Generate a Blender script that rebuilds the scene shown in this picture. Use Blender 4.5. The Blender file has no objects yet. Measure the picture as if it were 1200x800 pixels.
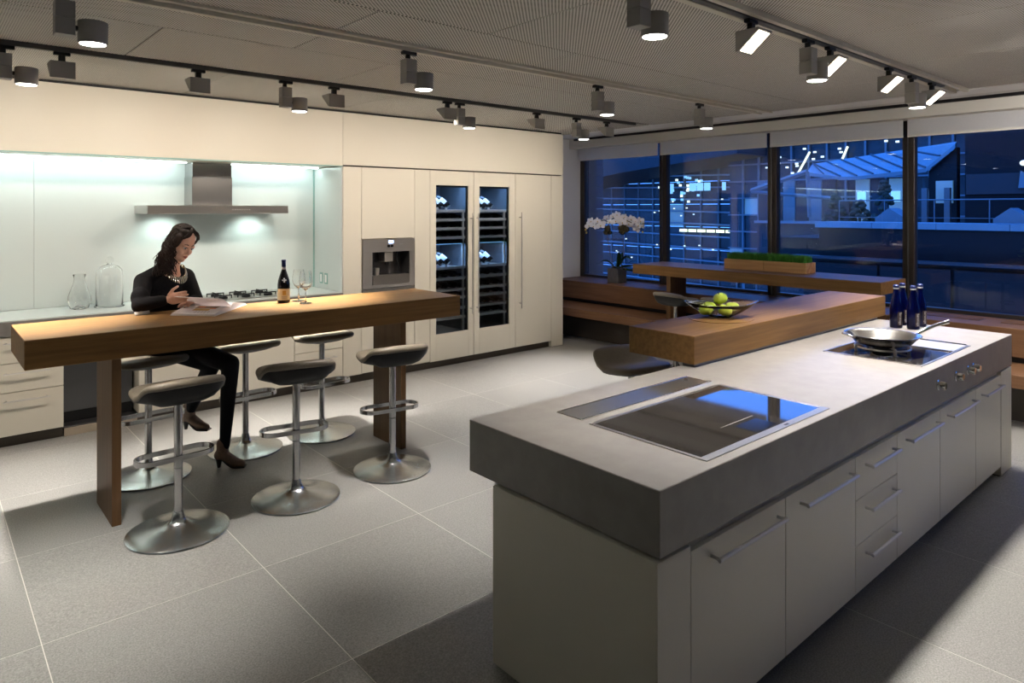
import bpy, bmesh, math, random
from mathutils import Vector, Matrix, Euler
R = math.radians
rnd = random.Random(7)
C = bpy.context.scene.collection
sc = bpy.context.scene

# ------------------------------------------------------------------ camera
CS, SN = 0.75258, 0.65850          # view direction (SN, CS) on the floor plan
cam_d = bpy.data.cameras.new('camera')
cam_d.sensor_fit = 'HORIZONTAL'
cam_d.sensor_width = 36.0
cam_d.lens = 24.0
cam_d.shift_y = -155.0 / 1200.0
cam_d.clip_start = 0.05
cam_d.clip_end = 300
cam = bpy.data.objects.new('camera', cam_d)
cam.location = (0, 0, 1.78)
cam.rotation_euler = (R(90), 0, -math.atan2(SN, CS))
C.objects.link(cam)
sc.camera = cam

# ------------------------------------------------------------------ dusk sky and exposure
w = bpy.data.worlds.new('dusk')
sc.world = w
w.use_nodes = True
wn = w.node_tree
bgn = wn.nodes['Background']
tc = wn.nodes.new('ShaderNodeTexCoord')
sp = wn.nodes.new('ShaderNodeSeparateXYZ')
rmp = wn.nodes.new('ShaderNodeValToRGB')
wn.links.new(tc.outputs['Generated'], sp.inputs[0])
wn.links.new(sp.outputs['Z'], rmp.inputs[0])
rmp.color_ramp.elements[0].position = 0.0
rmp.color_ramp.elements[0].color = (0.05, 0.19, 0.66, 1)
rmp.color_ramp.elements[1].position = 0.7
rmp.color_ramp.elements[1].color = (0.03, 0.155, 0.66, 1)
wn.links.new(rmp.outputs[0], bgn.inputs[0])
bgn.inputs[1].default_value = 4.0
sc.view_settings.view_transform = 'Standard'
sc.view_settings.look = 'None'
sc.view_settings.gamma = 1
sc.view_settings.use_curve_mapping = False
sc.view_settings.exposure = 0.8

# light strengths (watts); every lamp sits in the fixture its builder makes
DOWN_W, WASH_W, WALLWASH_W, LED_W, HOOD_W = 235, 17, 5.0, 2.6, 1.5
WARM = (1.0, 0.87, 0.75)
NEUTRAL = (1.0, 0.93, 0.87)

# ------------------------------------------------------------------ helpers
class B:
    """collects shapes into one bmesh"""
    def __init__(s):
        s.bm = bmesh.new()
    def add(s, t):
        me = bpy.data.meshes.new('t'); t.to_mesh(me); t.free()
        s.bm.from_mesh(me); bpy.data.meshes.remove(me)
        return s
    def box(s, x0, x1, y0, y1, z0, z1, bev=0.0, seg=1):
        t = bmesh.new()
        bmesh.ops.create_cube(t, size=1)
        for v in t.verts:
            v.co = Vector(((x0 + x1) / 2 + v.co.x * (x1 - x0), (y0 + y1) / 2 + v.co.y * (y1 - y0), (z0 + z1) / 2 + v.co.z * (z1 - z0)))
        if bev > 0:
            bmesh.ops.bevel(t, geom=t.edges[:], offset=bev, segments=seg, affect='EDGES', profile=0.5)
        return s.add(t)
    def cyl(s, p0, p1, r0, r1=None, n=16):
        return s.tube([p0, p1], [r0, r0 if r1 is None else r1], n)
    def tube(s, path, r, n=8, closed=False):
        pts = [Vector(p) for p in path]
        m = len(pts)
        rr = r if isinstance(r, (list, tuple)) else [r] * m
        bm = s.bm; rings = []
        prev = None
        for i, p in enumerate(pts):
            if closed:
                d = pts[(i + 1) % m] - pts[i - 1]
            else:
                d = pts[min(i + 1, m - 1)] - pts[max(i - 1, 0)]
            if d.length < 1e-9: d = Vector((0, 0, 1))
            d.normalize()
            if prev is None:
                a = Vector((0, 0, 1)) if abs(d.z) < 0.9 else Vector((1, 0, 0))
                u = d.cross(a).normalized()
            else:
                u = prev - d * prev.dot(d)
                u = u.normalized() if u.length > 1e-6 else d.orthogonal().normalized()
            prev = u
            v = d.cross(u)
            rings.append([bm.verts.new(p + (u * math.cos(2 * math.pi * k / n) + v * math.sin(2 * math.pi * k / n)) * rr[i]) for k in range(n)])
        for i in range(m if closed else m - 1):
            a, b = rings[i], rings[(i + 1) % m]
            for k in range(n):
                bm.faces.new((a[k], a[(k + 1) % n], b[(k + 1) % n], b[k]))
        if not closed:
            bm.faces.new(rings[0][::-1]); bm.faces.new(rings[-1])
        return s
    def band(s, path, w, h, closed=True):
        """flat band swept along a path in the XY plane: w across, h tall"""
        pts = [Vector(p) for p in path]; m = len(pts); bm = s.bm; rings = []
        for i, p in enumerate(pts):
            d = (pts[(i + 1) % m] - pts[i - 1]) if closed else (pts[min(i + 1, m - 1)] - pts[max(i - 1, 0)])
            d.normalize(); u = Vector((d.y, -d.x, 0))
            rings.append([bm.verts.new(p + u * a * w / 2 + Vector((0, 0, b * h / 2))) for a, b in ((-1, -1), (1, -1), (1, 1), (-1, 1))])
        for i in range(m if closed else m - 1):
            a, b = rings[i], rings[(i + 1) % m]
            for k in range(4):
                bm.faces.new((a[k], a[(k + 1) % 4], b[(k + 1) % 4], b[k]))
        if not closed:
            bm.faces.new(rings[0][::-1]); bm.faces.new(rings[-1])
        return s
    def lathe(s, prof, c=(0, 0, 0), n=24, sx=1.0, sy=1.0):
        bm = s.bm; c = Vector(c); rings = []
        for r, z in prof:
            if r < 1e-6:
                rings.append([bm.verts.new(c + Vector((0, 0, z)))])
            else:
                rings.append([bm.verts.new(c + Vector((r * sx * math.cos(2 * math.pi * k / n), r * sy * math.sin(2 * math.pi * k / n), z))) for k in range(n)])
        for a, b in zip(rings, rings[1:]):
            if len(a) == 1 and len(b) == 1: continue
            for k in range(n):
                if len(a) == 1: bm.faces.new((a[0], b[(k + 1) % n], b[k]))
                elif len(b) == 1: bm.faces.new((a[k], a[(k + 1) % n], b[0]))
                else: bm.faces.new((a[k], a[(k + 1) % n], b[(k + 1) % n], b[k]))
        return s
    def ell(s, c, rad, rot=None, nu=16, nv=10):
        t = bmesh.new()
        bmesh.ops.create_uvsphere(t, u_segments=nu, v_segments=nv, radius=1)
        M = Matrix.Translation(Vector(c)) @ (rot.to_4x4() if rot is not None else Matrix.Identity(4)) @ Matrix.Diagonal((*(rad if isinstance(rad, (tuple, list)) else (rad,) * 3), 1))
        bmesh.ops.transform(t, matrix=M, verts=t.verts)
        return s.add(t)
    def cone(s, p0, r0, p1, r1, n=14):
        """round cone: two balls and the skin between"""
        s.ell(p0, r0, None, n, 8); s.ell(p1, r1, None, n, 8)
        return s.tube([p0, p1], [r0, r1], n)
    def poly(s, pts, ext):
        """flat polygon (3-d points) extruded by the vector ext"""
        bm = s.bm; e = Vector(ext)
        a = [bm.verts.new(Vector(p)) for p in pts]; b = [bm.verts.new(Vector(p) + e) for p in pts]
        n = len(a)
        bm.faces.new(a[::-1]); bm.faces.new(b)
        for k in range(n):
            bm.faces.new((a[k], a[(k + 1) % n], b[(k + 1) % n], b[k]))
        return s
    def sheet(s, grid, th):
        """grid of points (rows of columns) with thickness th along z"""
        bm = s.bm; e = Vector((0, 0, -th))
        A = [[bm.verts.new(Vector(p)) for p in row] for row in grid]
        D = [[bm.verts.new(Vector(p) + e) for p in row] for row in grid]
        nr, nc = len(A), len(A[0])
        for i in range(nr - 1):
            for j in range(nc - 1):
                bm.faces.new((A[i][j], A[i][j + 1], A[i + 1][j + 1], A[i + 1][j]))
                bm.faces.new((D[i][j], D[i + 1][j], D[i + 1][j + 1], D[i][j + 1]))
        for i in range(nr - 1):
            bm.faces.new((A[i][0], A[i + 1][0], D[i + 1][0], D[i][0])); bm.faces.new((A[i][-1], D[i][-1], D[i + 1][-1], A[i + 1][-1]))
        for j in range(nc - 1):
            bm.faces.new((A[0][j], D[0][j], D[0][j + 1], A[0][j + 1])); bm.faces.new((A[-1][j], A[-1][j + 1], D[-1][j + 1], D[-1][j]))
        return s

def wloc(o):
    v = Vector((0, 0, 0))
    while o is not None:
        v = v + o.location; o = o.parent
    return v

def obj(name, b, mat, parent=None, smooth=None, local=False):
    bm = b.bm
    bmesh.ops.recalc_face_normals(bm, faces=bm.faces)
    if parent is not None and not local:
        bmesh.ops.translate(bm, vec=-wloc(parent), verts=bm.verts)
    me = bpy.data.meshes.new(name)
    bm.to_mesh(me); bm.free()
    me.materials.append(mat)
    if smooth:
        for p in me.polygons: p.use_smooth = True
        me.set_sharp_from_angle(angle=R(smooth))
    o = bpy.data.objects.new(name, me)
    C.objects.link(o)
    if parent is not None: o.parent = parent
    return o

def tag(o, label, cat, group=None, kind=None):
    o['label'] = label; o['category'] = cat
    if group: o['group'] = group
    if kind: o['kind'] = kind
    return o

def thing(name, label, cat, loc=(0, 0, 0), group=None):
    o = bpy.data.objects.new(name, None)
    o.location = loc; C.objects.link(o)
    o.empty_display_size = 0.1
    return tag(o, label, cat, group)

def struct(name, b, mat, smooth=None):
    o = obj(name, b, mat, None, smooth); o['kind'] = 'structure'
    return o

def dup(root, loc, rotz=None, label=None, group=None):
    r = root.copy(); C.objects.link(r); r.location = loc
    if rotz is not None: r.rotation_euler = (0, 0, rotz)
    if label: r['label'] = label
    if group: r['group'] = group
    for ch in list(root.children):
        c = ch.copy(); C.objects.link(c); c.parent = r
        for g in ch.children:
            d = g.copy(); C.objects.link(d); d.parent = c
    return r

def evaluated(o):
    """bake an object's modifiers into its mesh"""
    dg = bpy.context.evaluated_depsgraph_get(); dg.update()
    me = bpy.data.meshes.new_from_object(o.evaluated_get(dg))
    old = o.data; o.modifiers.clear(); o.data = me
    bpy.data.meshes.remove(old)
    return o

def fuse(name, b, mat, parent, voxel, smooth_n=3):
    """overlapping closed shapes melted into one continuous surface"""
    o = obj(name, b, mat, parent)
    m = o.modifiers.new('r', 'REMESH'); m.mode = 'VOXEL'; m.voxel_size = voxel; m.use_smooth_shade = True
    if smooth_n:
        k = o.modifiers.new('s', 'SMOOTH'); k.factor = 0.5; k.iterations = smooth_n
    evaluated(o)
    for p in o.data.polygons: p.use_smooth = True
    if not o.data.materials: o.data.materials.append(mat)
    return o

def text_shape(string, size, ext=0.0):
    """a flat mesh of lettering, centred; returned as bmesh"""
    cu = bpy.data.curves.new('t', 'FONT'); cu.body = string; cu.size = size; cu.extrude = ext
    cu.align_x = 'CENTER'; cu.align_y = 'CENTER'; cu.resolution_u = 3
    o = bpy.data.objects.new('t', cu); C.objects.link(o)
    dg = bpy.context.evaluated_depsgraph_get(); dg.update()
    me = bpy.data.meshes.new_from_object(o.evaluated_get(dg))
    bpy.data.objects.remove(o); bpy.data.curves.remove(cu)
    bm = bmesh.new(); bm.from_mesh(me); bpy.data.meshes.remove(me)
    return bm

def light_at(kind, name, loc, energy, col, rot=(0, 0, 0), **k):
    ld = bpy.data.lights.new(name, kind); ld.energy = energy; ld.color = col
    for a, b in k.items(): setattr(ld, a, b)
    o = bpy.data.objects.new(name, ld); o.location = loc; o.rotation_euler = rot; C.objects.link(o)
    return o

# ------------------------------------------------------------------ materials
def mat(name, col, rough=0.5, metal=0.0, spec=0.5, emit=None, estr=0.0, coat=0.0, trans=0.0, ior=1.45):
    m = bpy.data.materials.new(name); m.use_nodes = True
    p = m.node_tree.nodes['Principled BSDF']
    p.inputs['Base Color'].default_value = (*col, 1)
    p.inputs['Roughness'].default_value = rough
    p.inputs['Metallic'].default_value = metal
    p.inputs['Specular IOR Level'].default_value = spec
    p.inputs['IOR'].default_value = ior
    if coat: p.inputs['Coat Weight'].default_value = coat; p.inputs['Coat Roughness'].default_value = 0.05
    if trans: p.inputs['Transmission Weight'].default_value = trans
    if emit:
        p.inputs['Emission Color'].default_value = (*emit, 1); p.inputs['Emission Strength'].default_value = estr
    return m

def noisy(m, cols, scale=(1, 1, 1), nscale=5.0, detail=4.0, bump=0.0, lo=0.3, hi=0.7, rough=None, objrand=0.0, coords='Object'):
    """base colour from stretched noise between two colours, optional fine relief"""
    nt = m.node_tree; p = nt.nodes['Principled BSDF']
    t = nt.nodes.new('ShaderNodeTexCoord'); mp = nt.nodes.new('ShaderNodeMapping')
    n = nt.nodes.new('ShaderNodeTexNoise'); cr = nt.nodes.new('ShaderNodeValToRGB')
    nt.links.new(t.outputs[coords], mp.inputs['Vector']); mp.inputs['Scale'].default_value = scale
    nt.links.new(mp.outputs[0], n.inputs['Vector'])
    n.inputs['Scale'].default_value = nscale; n.inputs['Detail'].default_value = detail; n.inputs['Roughness'].default_value = 0.6
    nt.links.new(n.outputs[0], cr.inputs[0])
    cr.color_ramp.elements[0].position = lo; cr.color_ramp.elements[1].position = hi
    cr.color_ramp.elements[0].color = (*cols[0], 1); cr.color_ramp.elements[1].color = (*cols[1], 1)
    out = cr.outputs[0]
    if objrand:
        oi = nt.nodes.new('ShaderNodeObjectInfo'); hs = nt.nodes.new('ShaderNodeHueSaturation'); mr = nt.nodes.new('ShaderNodeMapRange')
        nt.links.new(oi.outputs['Random'], mr.inputs[0]); mr.inputs[3].default_value = 1 - objrand; mr.inputs[4].default_value = 1 + objrand
        nt.links.new(mr.outputs[0], hs.inputs['Value']); nt.links.new(out, hs.inputs['Color']); out = hs.outputs[0]
        ad = nt.nodes.new('ShaderNodeVectorMath'); ad.operation = 'MULTIPLY_ADD'
        nt.links.new(t.outputs[coords], ad.inputs[0]); ad.inputs[1].default_value = (1, 1, 1)
        sc3 = nt.nodes.new('ShaderNodeVectorMath'); sc3.operation = 'SCALE'; sc3.inputs[0].default_value = (37, 19, 11)
        nt.links.new(oi.outputs['Random'], sc3.inputs['Scale']); nt.links.new(sc3.outputs[0], ad.inputs[2])
        nt.links.new(ad.outputs[0], mp.inputs['Vector'])
    nt.links.new(out, p.inputs['Base Color'])
    if bump:
        bp = nt.nodes.new('ShaderNodeBump'); bp.inputs['Strength'].default_value = bump; bp.inputs['Distance'].default_value = 0.002
        nt.links.new(n.outputs[0], bp.inputs['Height']); nt.links.new(bp.outputs[0], p.inputs['Normal'])
    if rough:
        mr2 = nt.nodes.new('ShaderNodeMapRange'); nt.links.new(n.outputs[0], mr2.inputs[0])
        mr2.inputs[3].default_value, mr2.inputs[4].default_value = rough
        nt.links.new(mr2.outputs[0], p.inputs['Roughness'])
    return m

def wood(name, axis, dark, light, rough=0.5):
    sca = [26.0, 26.0, 26.0]; sca[axis] = 1.1
    return noisy(mat(name, light, rough, spec=0.25), (dark, light), tuple(sca), 1.5, 5, 0.12, 0.25, 0.75)

M = {}
M['lacquer'] = noisy(mat('lacquer', (.7, .66, .56), .42, spec=.35), ((.69, .655, .56), (.71, .675, .58)), (1, 1, 1), 1.3, 2)
M['stone'] = noisy(mat('stone', (.42, .40, .37), .38, spec=.4), ((.25, .235, .217), (.305, .288, .266)), (1, 1, 1), 9, 9, .03, .3, .7)
M['counter_stone'] = noisy(mat('counter_stone', (.2, .19, .18), .4), ((.17, .16, .15), (.22, .21, .2)), (1, 1, 1), 14, 6)
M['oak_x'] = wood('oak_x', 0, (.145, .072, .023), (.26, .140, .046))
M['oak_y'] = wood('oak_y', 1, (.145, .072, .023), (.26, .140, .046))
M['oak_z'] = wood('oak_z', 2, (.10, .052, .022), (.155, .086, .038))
M['dark_oak_y'] = wood('dark_oak_y', 1, (.13, .065, .032), (.21, .112, .058))
M['pale_wood'] = wood('pale_wood', 1, (.50, .29, .13), (.68, .43, .21), .55)
M['end_grain'] = noisy(mat('end_grain', (.5, .25, .12), .6), ((.38, .15, .07), (.62, .36, .2)), (1, 1, 1), 30, 4)
M['tile'] = noisy(mat('tile', (.25, .25, .235), .38, spec=.45), ((.155, .155, .145), (.33, .325, .305)), (1, 1, 1), 150, 3, .06, .3, .7, (.3, .5), .05)
M['grout'] = mat('grout', (.62, .60, .55), .8)
M['drywall'] = mat('drywall', (.74, .74, .73), .8)
M['soffit_paint'] = mat('soffit_paint', (.62, .62, .60), .8)
M['wall_dark'] = mat('wall_dark', (.16, .155, .15), .8)
M['steel'] = mat('steel', (.70, .68, .65), .38, 1)
M['steel_x'] = mat('steel_x', (.51, .495, .47), .30, 1)
M['hood_steel'] = mat('hood_steel', (.44, .43, .42), .27, 1)
M['pole_steel'] = mat('pole_steel', (.50, .50, .50), .26, 1)
M['base_steel'] = mat('base_steel', (.60, .63, .63), .27, 1)
M['chrome'] = mat('chrome', (.72, .72, .72), .08, 1)
M['pan_steel'] = mat('pan_steel', (.78, .76, .73), .20, 1)
M['dark_steel'] = mat('dark_steel', (.12, .12, .125), .3, .8)
M['leather'] = noisy(mat('leather', (.2, .17, .13), .45, spec=.4), ((.15, .127, .095), (.175, .15, .112)), (1, 1, 1), 60, 3, .05)
M['black_shell'] = mat('black_shell', (.008, .008, .009), .45, spec=.25)
M['black'] = mat('black', (.006, .006, .007), .4)
M['black_glass'] = mat('black_glass', (.026, .023, .020), .04, spec=.7)
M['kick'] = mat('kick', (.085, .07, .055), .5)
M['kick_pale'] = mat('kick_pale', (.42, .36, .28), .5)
M['mint_glass'] = mat('mint_glass', (.635, .69, .675), .16, spec=.5)
M['mint_edge'] = mat('mint_edge', (.30, .48, .44), .2)
M['lamp_grey'] = mat('lamp_grey', (.34, .33, .31), .5, spec=.3)
M['lamp_black'] = mat('lamp_black', (.012, .012, .012), .5)
M['track'] = mat('track', (.58, .55, .46), .5)
M['track_dark'] = mat('track_dark', (.10, .098, .09), .5)
M['glow'] = mat('glow', (1, 1, 1), .5, emit=(1, .96, .9), estr=9)
M['glow_warm'] = mat('glow_warm', (1, 1, 1), .5, emit=(1, .84, .62), estr=9)
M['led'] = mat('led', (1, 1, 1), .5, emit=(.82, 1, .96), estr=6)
M['bronze'] = mat('bronze', (.035, .028, .024), .4, .3)
M['blind'] = noisy(mat('blind', (.42, .42, .42), .85), ((.70, .70, .71), (.78, .78, .78)), (1, 1, 1), 160, 2)
def translucent(m, amount, col):
    nt = m.node_tree; p = nt.nodes['Principled BSDF']; out = nt.nodes['Material Output']
    tl = nt.nodes.new('ShaderNodeBsdfTranslucent'); tl.inputs[0].default_value = (*col, 1)
    mx = nt.nodes.new('ShaderNodeMixShader'); mx.inputs[0].default_value = amount
    nt.links.new(p.outputs[0], mx.inputs[1]); nt.links.new(tl.outputs[0], mx.inputs[2]); nt.links.new(mx.outputs[0], out.inputs[0])
translucent(M['blind'], .42, (.8, .8, .78))
M['blind_bar'] = mat('blind_bar', (.75, .73, .68), .6)
M['valance'] = mat('valance', (.62, .60, .55), .7)
M['blackfabric'] = noisy(mat('blackfabric', (.014, .013, .015), .85, spec=.2), ((.005, .005, .006), (.010, .009, .010)), (1, 1, 1), 90, 3, .2)
M['trouser'] = mat('trouser', (.009, .009, .011), .8, spec=.2)
M['skin'] = noisy(mat('skin', (.52, .29, .20), .45, spec=.4), ((.62, .36, .26), (.67, .40, .29)), (1, 1, 1), 30, 3)
M['hair'] = noisy(mat('hair', (.02, .012, .009), .5, spec=.3), ((.012, .007, .005), (.035, .021, .015)), (1, 1, 1), 50, 3)
M['lip'] = mat('lip', (.36, .11, .09), .4)
M['white_cloth'] = mat('white_cloth', (.62, .60, .56), .8)
M['boot'] = noisy(mat('boot', (.12, .075, .045), .75), ((.20, .135, .095), (.26, .18, .13)), (1, 1, 1), 60, 3)
M['heel'] = mat('heel', (.015, .012, .010), .4)
M['gold'] = mat('gold', (.72, .62, .45), .25, 1)
M['paper'] = mat('paper', (.74, .72, .71), .55)
M['page'] = mat('page', (.72, .68, .68), .5)
M['thin_page'] = mat('thin_page', (.80, .74, .74), .5)
translucent(M['thin_page'], .55, (.9, .84, .84))
M['ink_grey'] = mat('ink_grey', (.40, .36, .38), .6)
M['ink_orange'] = mat('ink_orange', (.75, .22, .05), .6)
M['ink_ochre'] = mat('ink_ochre', (.55, .36, .10), .6)
M['ink_brown'] = mat('ink_brown', (.26, .16, .09), .6)
M['apple'] = noisy(mat('apple', (.42, .55, .05), .28, spec=.5), ((.48, .64, .05), (.60, .72, .11)), (1, 1, 1), 22, 4)
M['stem_brown'] = mat('stem_brown', (.07, .04, .02), .7)
M['leaf'] = noisy(mat('leaf', (.012, .035, .010), .35), ((.008, .026, .007), (.018, .048, .014)), (1, 1, 1), 20, 3)
M['petal'] = mat('petal', (.80, .79, .82), .55)
M['petal_core'] = mat('petal_core', (.55, .38, .08), .55)
M['moss'] = noisy(mat('moss', (.05, .04, .018), .9), ((.035, .03, .013), (.07, .055, .025)), (1, 1, 1), 60, 3, .3)
M['orchid_stem'] = mat('orchid_stem', (.13, .085, .05), .6)
M['pot'] = noisy(mat('pot', (.10, .095, .09), .6), ((.08, .076, .072), (.13, .124, .118)), (1, 1, 1), 16, 4, .1)
M['blade'] = noisy(mat('blade', (.03, .14, .02), .5), ((.04, .20, .02), (.09, .36, .045)), (1, 1, 1), 60, 2)
M['soil'] = mat('soil', (.03, .022, .015), .9)
M['wine_glass_dark'] = mat('wine_glass_dark', (.006, .007, .009), .08, spec=.6)
M['wine_label'] = mat('wine_label', (.70, .64, .48), .6)
M['label_white'] = mat('label_white', (.8, .8, .8), .6)
M['label_brown'] = mat('label_brown', (.045, .028, .03), .5)
M['cap_blue'] = mat('cap_blue', (.01, .02, .10), .35)
M['panel_black'] = mat('panel_black', (.008, .008, .009), .12)
M['shelf_wood'] = mat('shelf_wood', (.60, .58, .54), .5)
M['cabinet_inner'] = mat('cabinet_inner', (.20, .22, .25), .4, .3)
M['display'] = mat('display', (.1, .2, .6), .4, emit=(.35, .55, 1), estr=5)
M['screen_trim'] = mat('screen_trim', (.02, .05, .2), .3)

def clear_glass(name, tint=(1, 1, 1), ior=1.45, gloss=1.0):
    """thin clear pane: passes light straight on, mirrors a little at the surface"""
    m = bpy.data.materials.new(name); m.use_nodes = True
    nt = m.node_tree; nt.nodes.remove(nt.nodes['Principled BSDF'])
    out = nt.nodes['Material Output']
    tr = nt.nodes.new('ShaderNodeBsdfTransparent'); gl = nt.nodes.new('ShaderNodeBsdfGlossy'); mx = nt.nodes.new('ShaderNodeMixShader')
    fr = nt.nodes.new('ShaderNodeFresnel'); fr.inputs[0].default_value = ior
    tr.inputs[0].default_value = (*tint, 1); gl.inputs['Roughness'].default_value = 0.0
    ml = nt.nodes.new('ShaderNodeMath'); ml.operation = 'MULTIPLY'; ml.inputs[1].default_value = gloss
    nt.links.new(fr.outputs[0], ml.inputs[0]); nt.links.new(ml.outputs[0], mx.inputs[0])
    nt.links.new(tr.outputs[0], mx.inputs[1]); nt.links.new(gl.outputs[0], mx.inputs[2]); nt.links.new(mx.outputs[0], out.inputs[0])
    return m
M['pane'] = clear_glass('pane', (.90, .94, .96))
M['cabinet_pane'] = clear_glass('cabinet_pane', (.84, .89, .95))
M['tableglass'] = mat('tableglass', (1, 1, 1), 0.0, spec=.5, trans=1.0, ior=1.45)
M['bowlglass'] = mat('bowlglass', (1, 1, 1), 0.0, spec=.5, trans=1.0, ior=1.5)
M['blueglass'] = mat('blueglass', (.002, .006, .11), .06, spec=.6, trans=.75, ior=1.3)

def perforated():
    m = mat('perforated', (.30, .295, .27), .7, spec=.12)
    nt = m.node_tree; p = nt.nodes['Principled BSDF']
    t = nt.nodes.new('ShaderNodeTexCoord'); mp = nt.nodes.new('ShaderNodeMapping')
    mp.inputs['Rotation'].default_value = (0, 0, R(45)); mp.inputs['Scale'].default_value = (60, 60, 60)
    nt.links.new(t.outputs['Object'], mp.inputs[0])
    fr = nt.nodes.new('ShaderNodeVectorMath'); fr.operation = 'FRACTION'; nt.links.new(mp.outputs[0], fr.inputs[0])
    sb = nt.nodes.new('ShaderNodeVectorMath'); sb.operation = 'SUBTRACT'; sb.inputs[1].default_value = (.5, .5, .5); nt.links.new(fr.outputs[0], sb.inputs[0])
    ml = nt.nodes.new('ShaderNodeVectorMath'); ml.operation = 'MULTIPLY'; ml.inputs[1].default_value = (1, 1, 0); nt.links.new(sb.outputs[0], ml.inputs[0])
    ln = nt.nodes.new('ShaderNodeVectorMath'); ln.operation = 'LENGTH'; nt.links.new(ml.outputs[0], ln.inputs[0])
    cr = nt.nodes.new('ShaderNodeValToRGB'); nt.links.new(ln.outputs['Value'], cr.inputs[0])
    cr.color_ramp.elements[0].position = .26; cr.color_ramp.elements[0].color = (.03, .03, .027, 1)
    cr.color_ramp.elements[1].position = .36; cr.color_ramp.elements[1].color = (.62, .60, .55, 1)
    nt.links.new(cr.outputs[0], p.inputs['Base Color'])
    return m
M['perforated'] = perforated()
# outside
M['ext_wall'] = mat('ext_wall', (.018, .020, .024), .8)
M['ext_pale'] = mat('ext_pale', (.10, .115, .125), .6)
M['ext_roof'] = noisy(mat('ext_roof', (.40, .48, .55), .5), ((.085, .135, .165), (.11, .165, .195)), (1, 1, 1), 2, 4)
M['ext_seam'] = mat('ext_seam', (.02, .03, .04), .6)
M['ext_frame'] = mat('ext_frame', (.09, .13, .155), .5)
M['ext_fin'] = mat('ext_fin', (.20, .30, .36), .5)
M['ext_dark'] = mat('ext_dark', (.004, .005, .007), .7, spec=.2)
M['ext_glass'] = noisy(mat('ext_glass', (.05, .08, .11), .3, spec=.25), ((.006, .012, .018), (.022, .042, .052)), (.3, .3, .3), 3, 3)
M['lit_cool'] = mat('lit_cool', (.5, .6, .7), .5, emit=(.25, .60, 1), estr=.65)
M['lit_dim'] = mat('lit_dim', (.3, .3, .3), .5, emit=(.10, .24, .30), estr=.22)
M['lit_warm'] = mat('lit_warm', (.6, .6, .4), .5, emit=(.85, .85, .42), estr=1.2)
M['lit_spark'] = mat('lit_spark', (.6, .6, .5), .5, emit=(.85, .95, .8), estr=1.0)
M['ext_tree'] = mat('ext_tree', (.02, .03, .02), .9)

# ------------------------------------------------------------------ floor of separate tiles
XW, YB = 7.75, 7.21             # window plane, back wall plane
X0, Y0 = -4.0, -4.0
fl = struct('floor', B().box(X0, XW + .3, Y0, YB + .1, -.10, -.0007), M['grout'])
P_ = .9144
tile0 = None
nx0, ny0 = math.floor((X0 - .391) / P_), math.floor((Y0 - 2.452) / P_)
for i in range(nx0 + 1, 8):
    for j in range(ny0 + 1, 6):
        xa, ya = .391 + i * P_, 2.452 + j * P_
        if xa > XW - .1 or ya > YB - .1: continue
        if tile0 is None:
            tile0 = obj('tile', B().box(.0018, P_ - .0018, .0018, P_ - .0018, -.012, 0, .0005), M['tile'], fl, local=True)
            t = tile0
        else:
            t = tile0.copy(); C.objects.link(t)
        t.parent = fl; t.location = (xa, ya, 0)

# ------------------------------------------------------------------ walls
struct('trim_10', B().box(XW, XW + .3, YB - .02, YB + .15, -1, 3.1), M['ext_wall'])
struct('wall_back', B().box(X0, XW, YB, YB + .15, 0, 3.1), M['drywall'])
struct('wall_front', B().box(X0, XW + .3, Y0 - .15, Y0, 0, 3.1), M['wall_dark'])
struct('wall_left', B().box(X0 - .15, X0, Y0, YB, 0, 3.1), M['wall_dark'])
struct('wall_right', B().box(XW - .02, XW + .3, -2.0, YB, -.1, .74).box(XW - .02, XW + .3, Y0, -2.0, 0, 3.1), M['wall_dark'])
struct('wall_right_header', B().box(XW - .02, XW + .3, -2.0, YB, 2.74, 3.1), M['drywall'])

# ------------------------------------------------------------------ ceiling of perforated panels
ZC = 2.78
ce = struct('ceiling', B().box(X0, XW + .3, Y0, YB + .1, 2.90, 3.0), M['soffit_paint'])
XE = 6.60
rows = [(6.98, 5.06, 1.44, 1.75), (5.00, 4.09, 1.44, 1.03), (4.09, 3.655, 1.44, .33), (3.505, 3.03, 1.44, .33), (3.03, 1.90, 1.066, .335),
        (1.77, .62, 1.066, .87), (.62, -.55, 1.44, .33), (-.55, -1.70, 1.44, 1.03), (-1.70, -2.85, 1.44, .33), (-2.85, -4.0, 1.44, 1.03)]
for ya, yb, px, ph in rows:
    first = None
    x = ph - px * math.ceil((ph - X0) / px)
    while x < XE:
        xa, xb = max(x, X0), min(x + px, XE)
        full = abs((xb - xa) - px) < 1e-6
        if xb - xa > .05:
            if full and first is not None:
                o = first.copy(); C.objects.link(o)
            else:
                o = obj('ceiling_panel', B().box(.003, xb - xa - .003, yb + .003 - ya, -.003, 0, .02, .0025), M['perforated'], ce, local=True)
                if full: first = o
            o.parent = ce; o.location = (xa, ya, ZC)
        x += px
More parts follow.
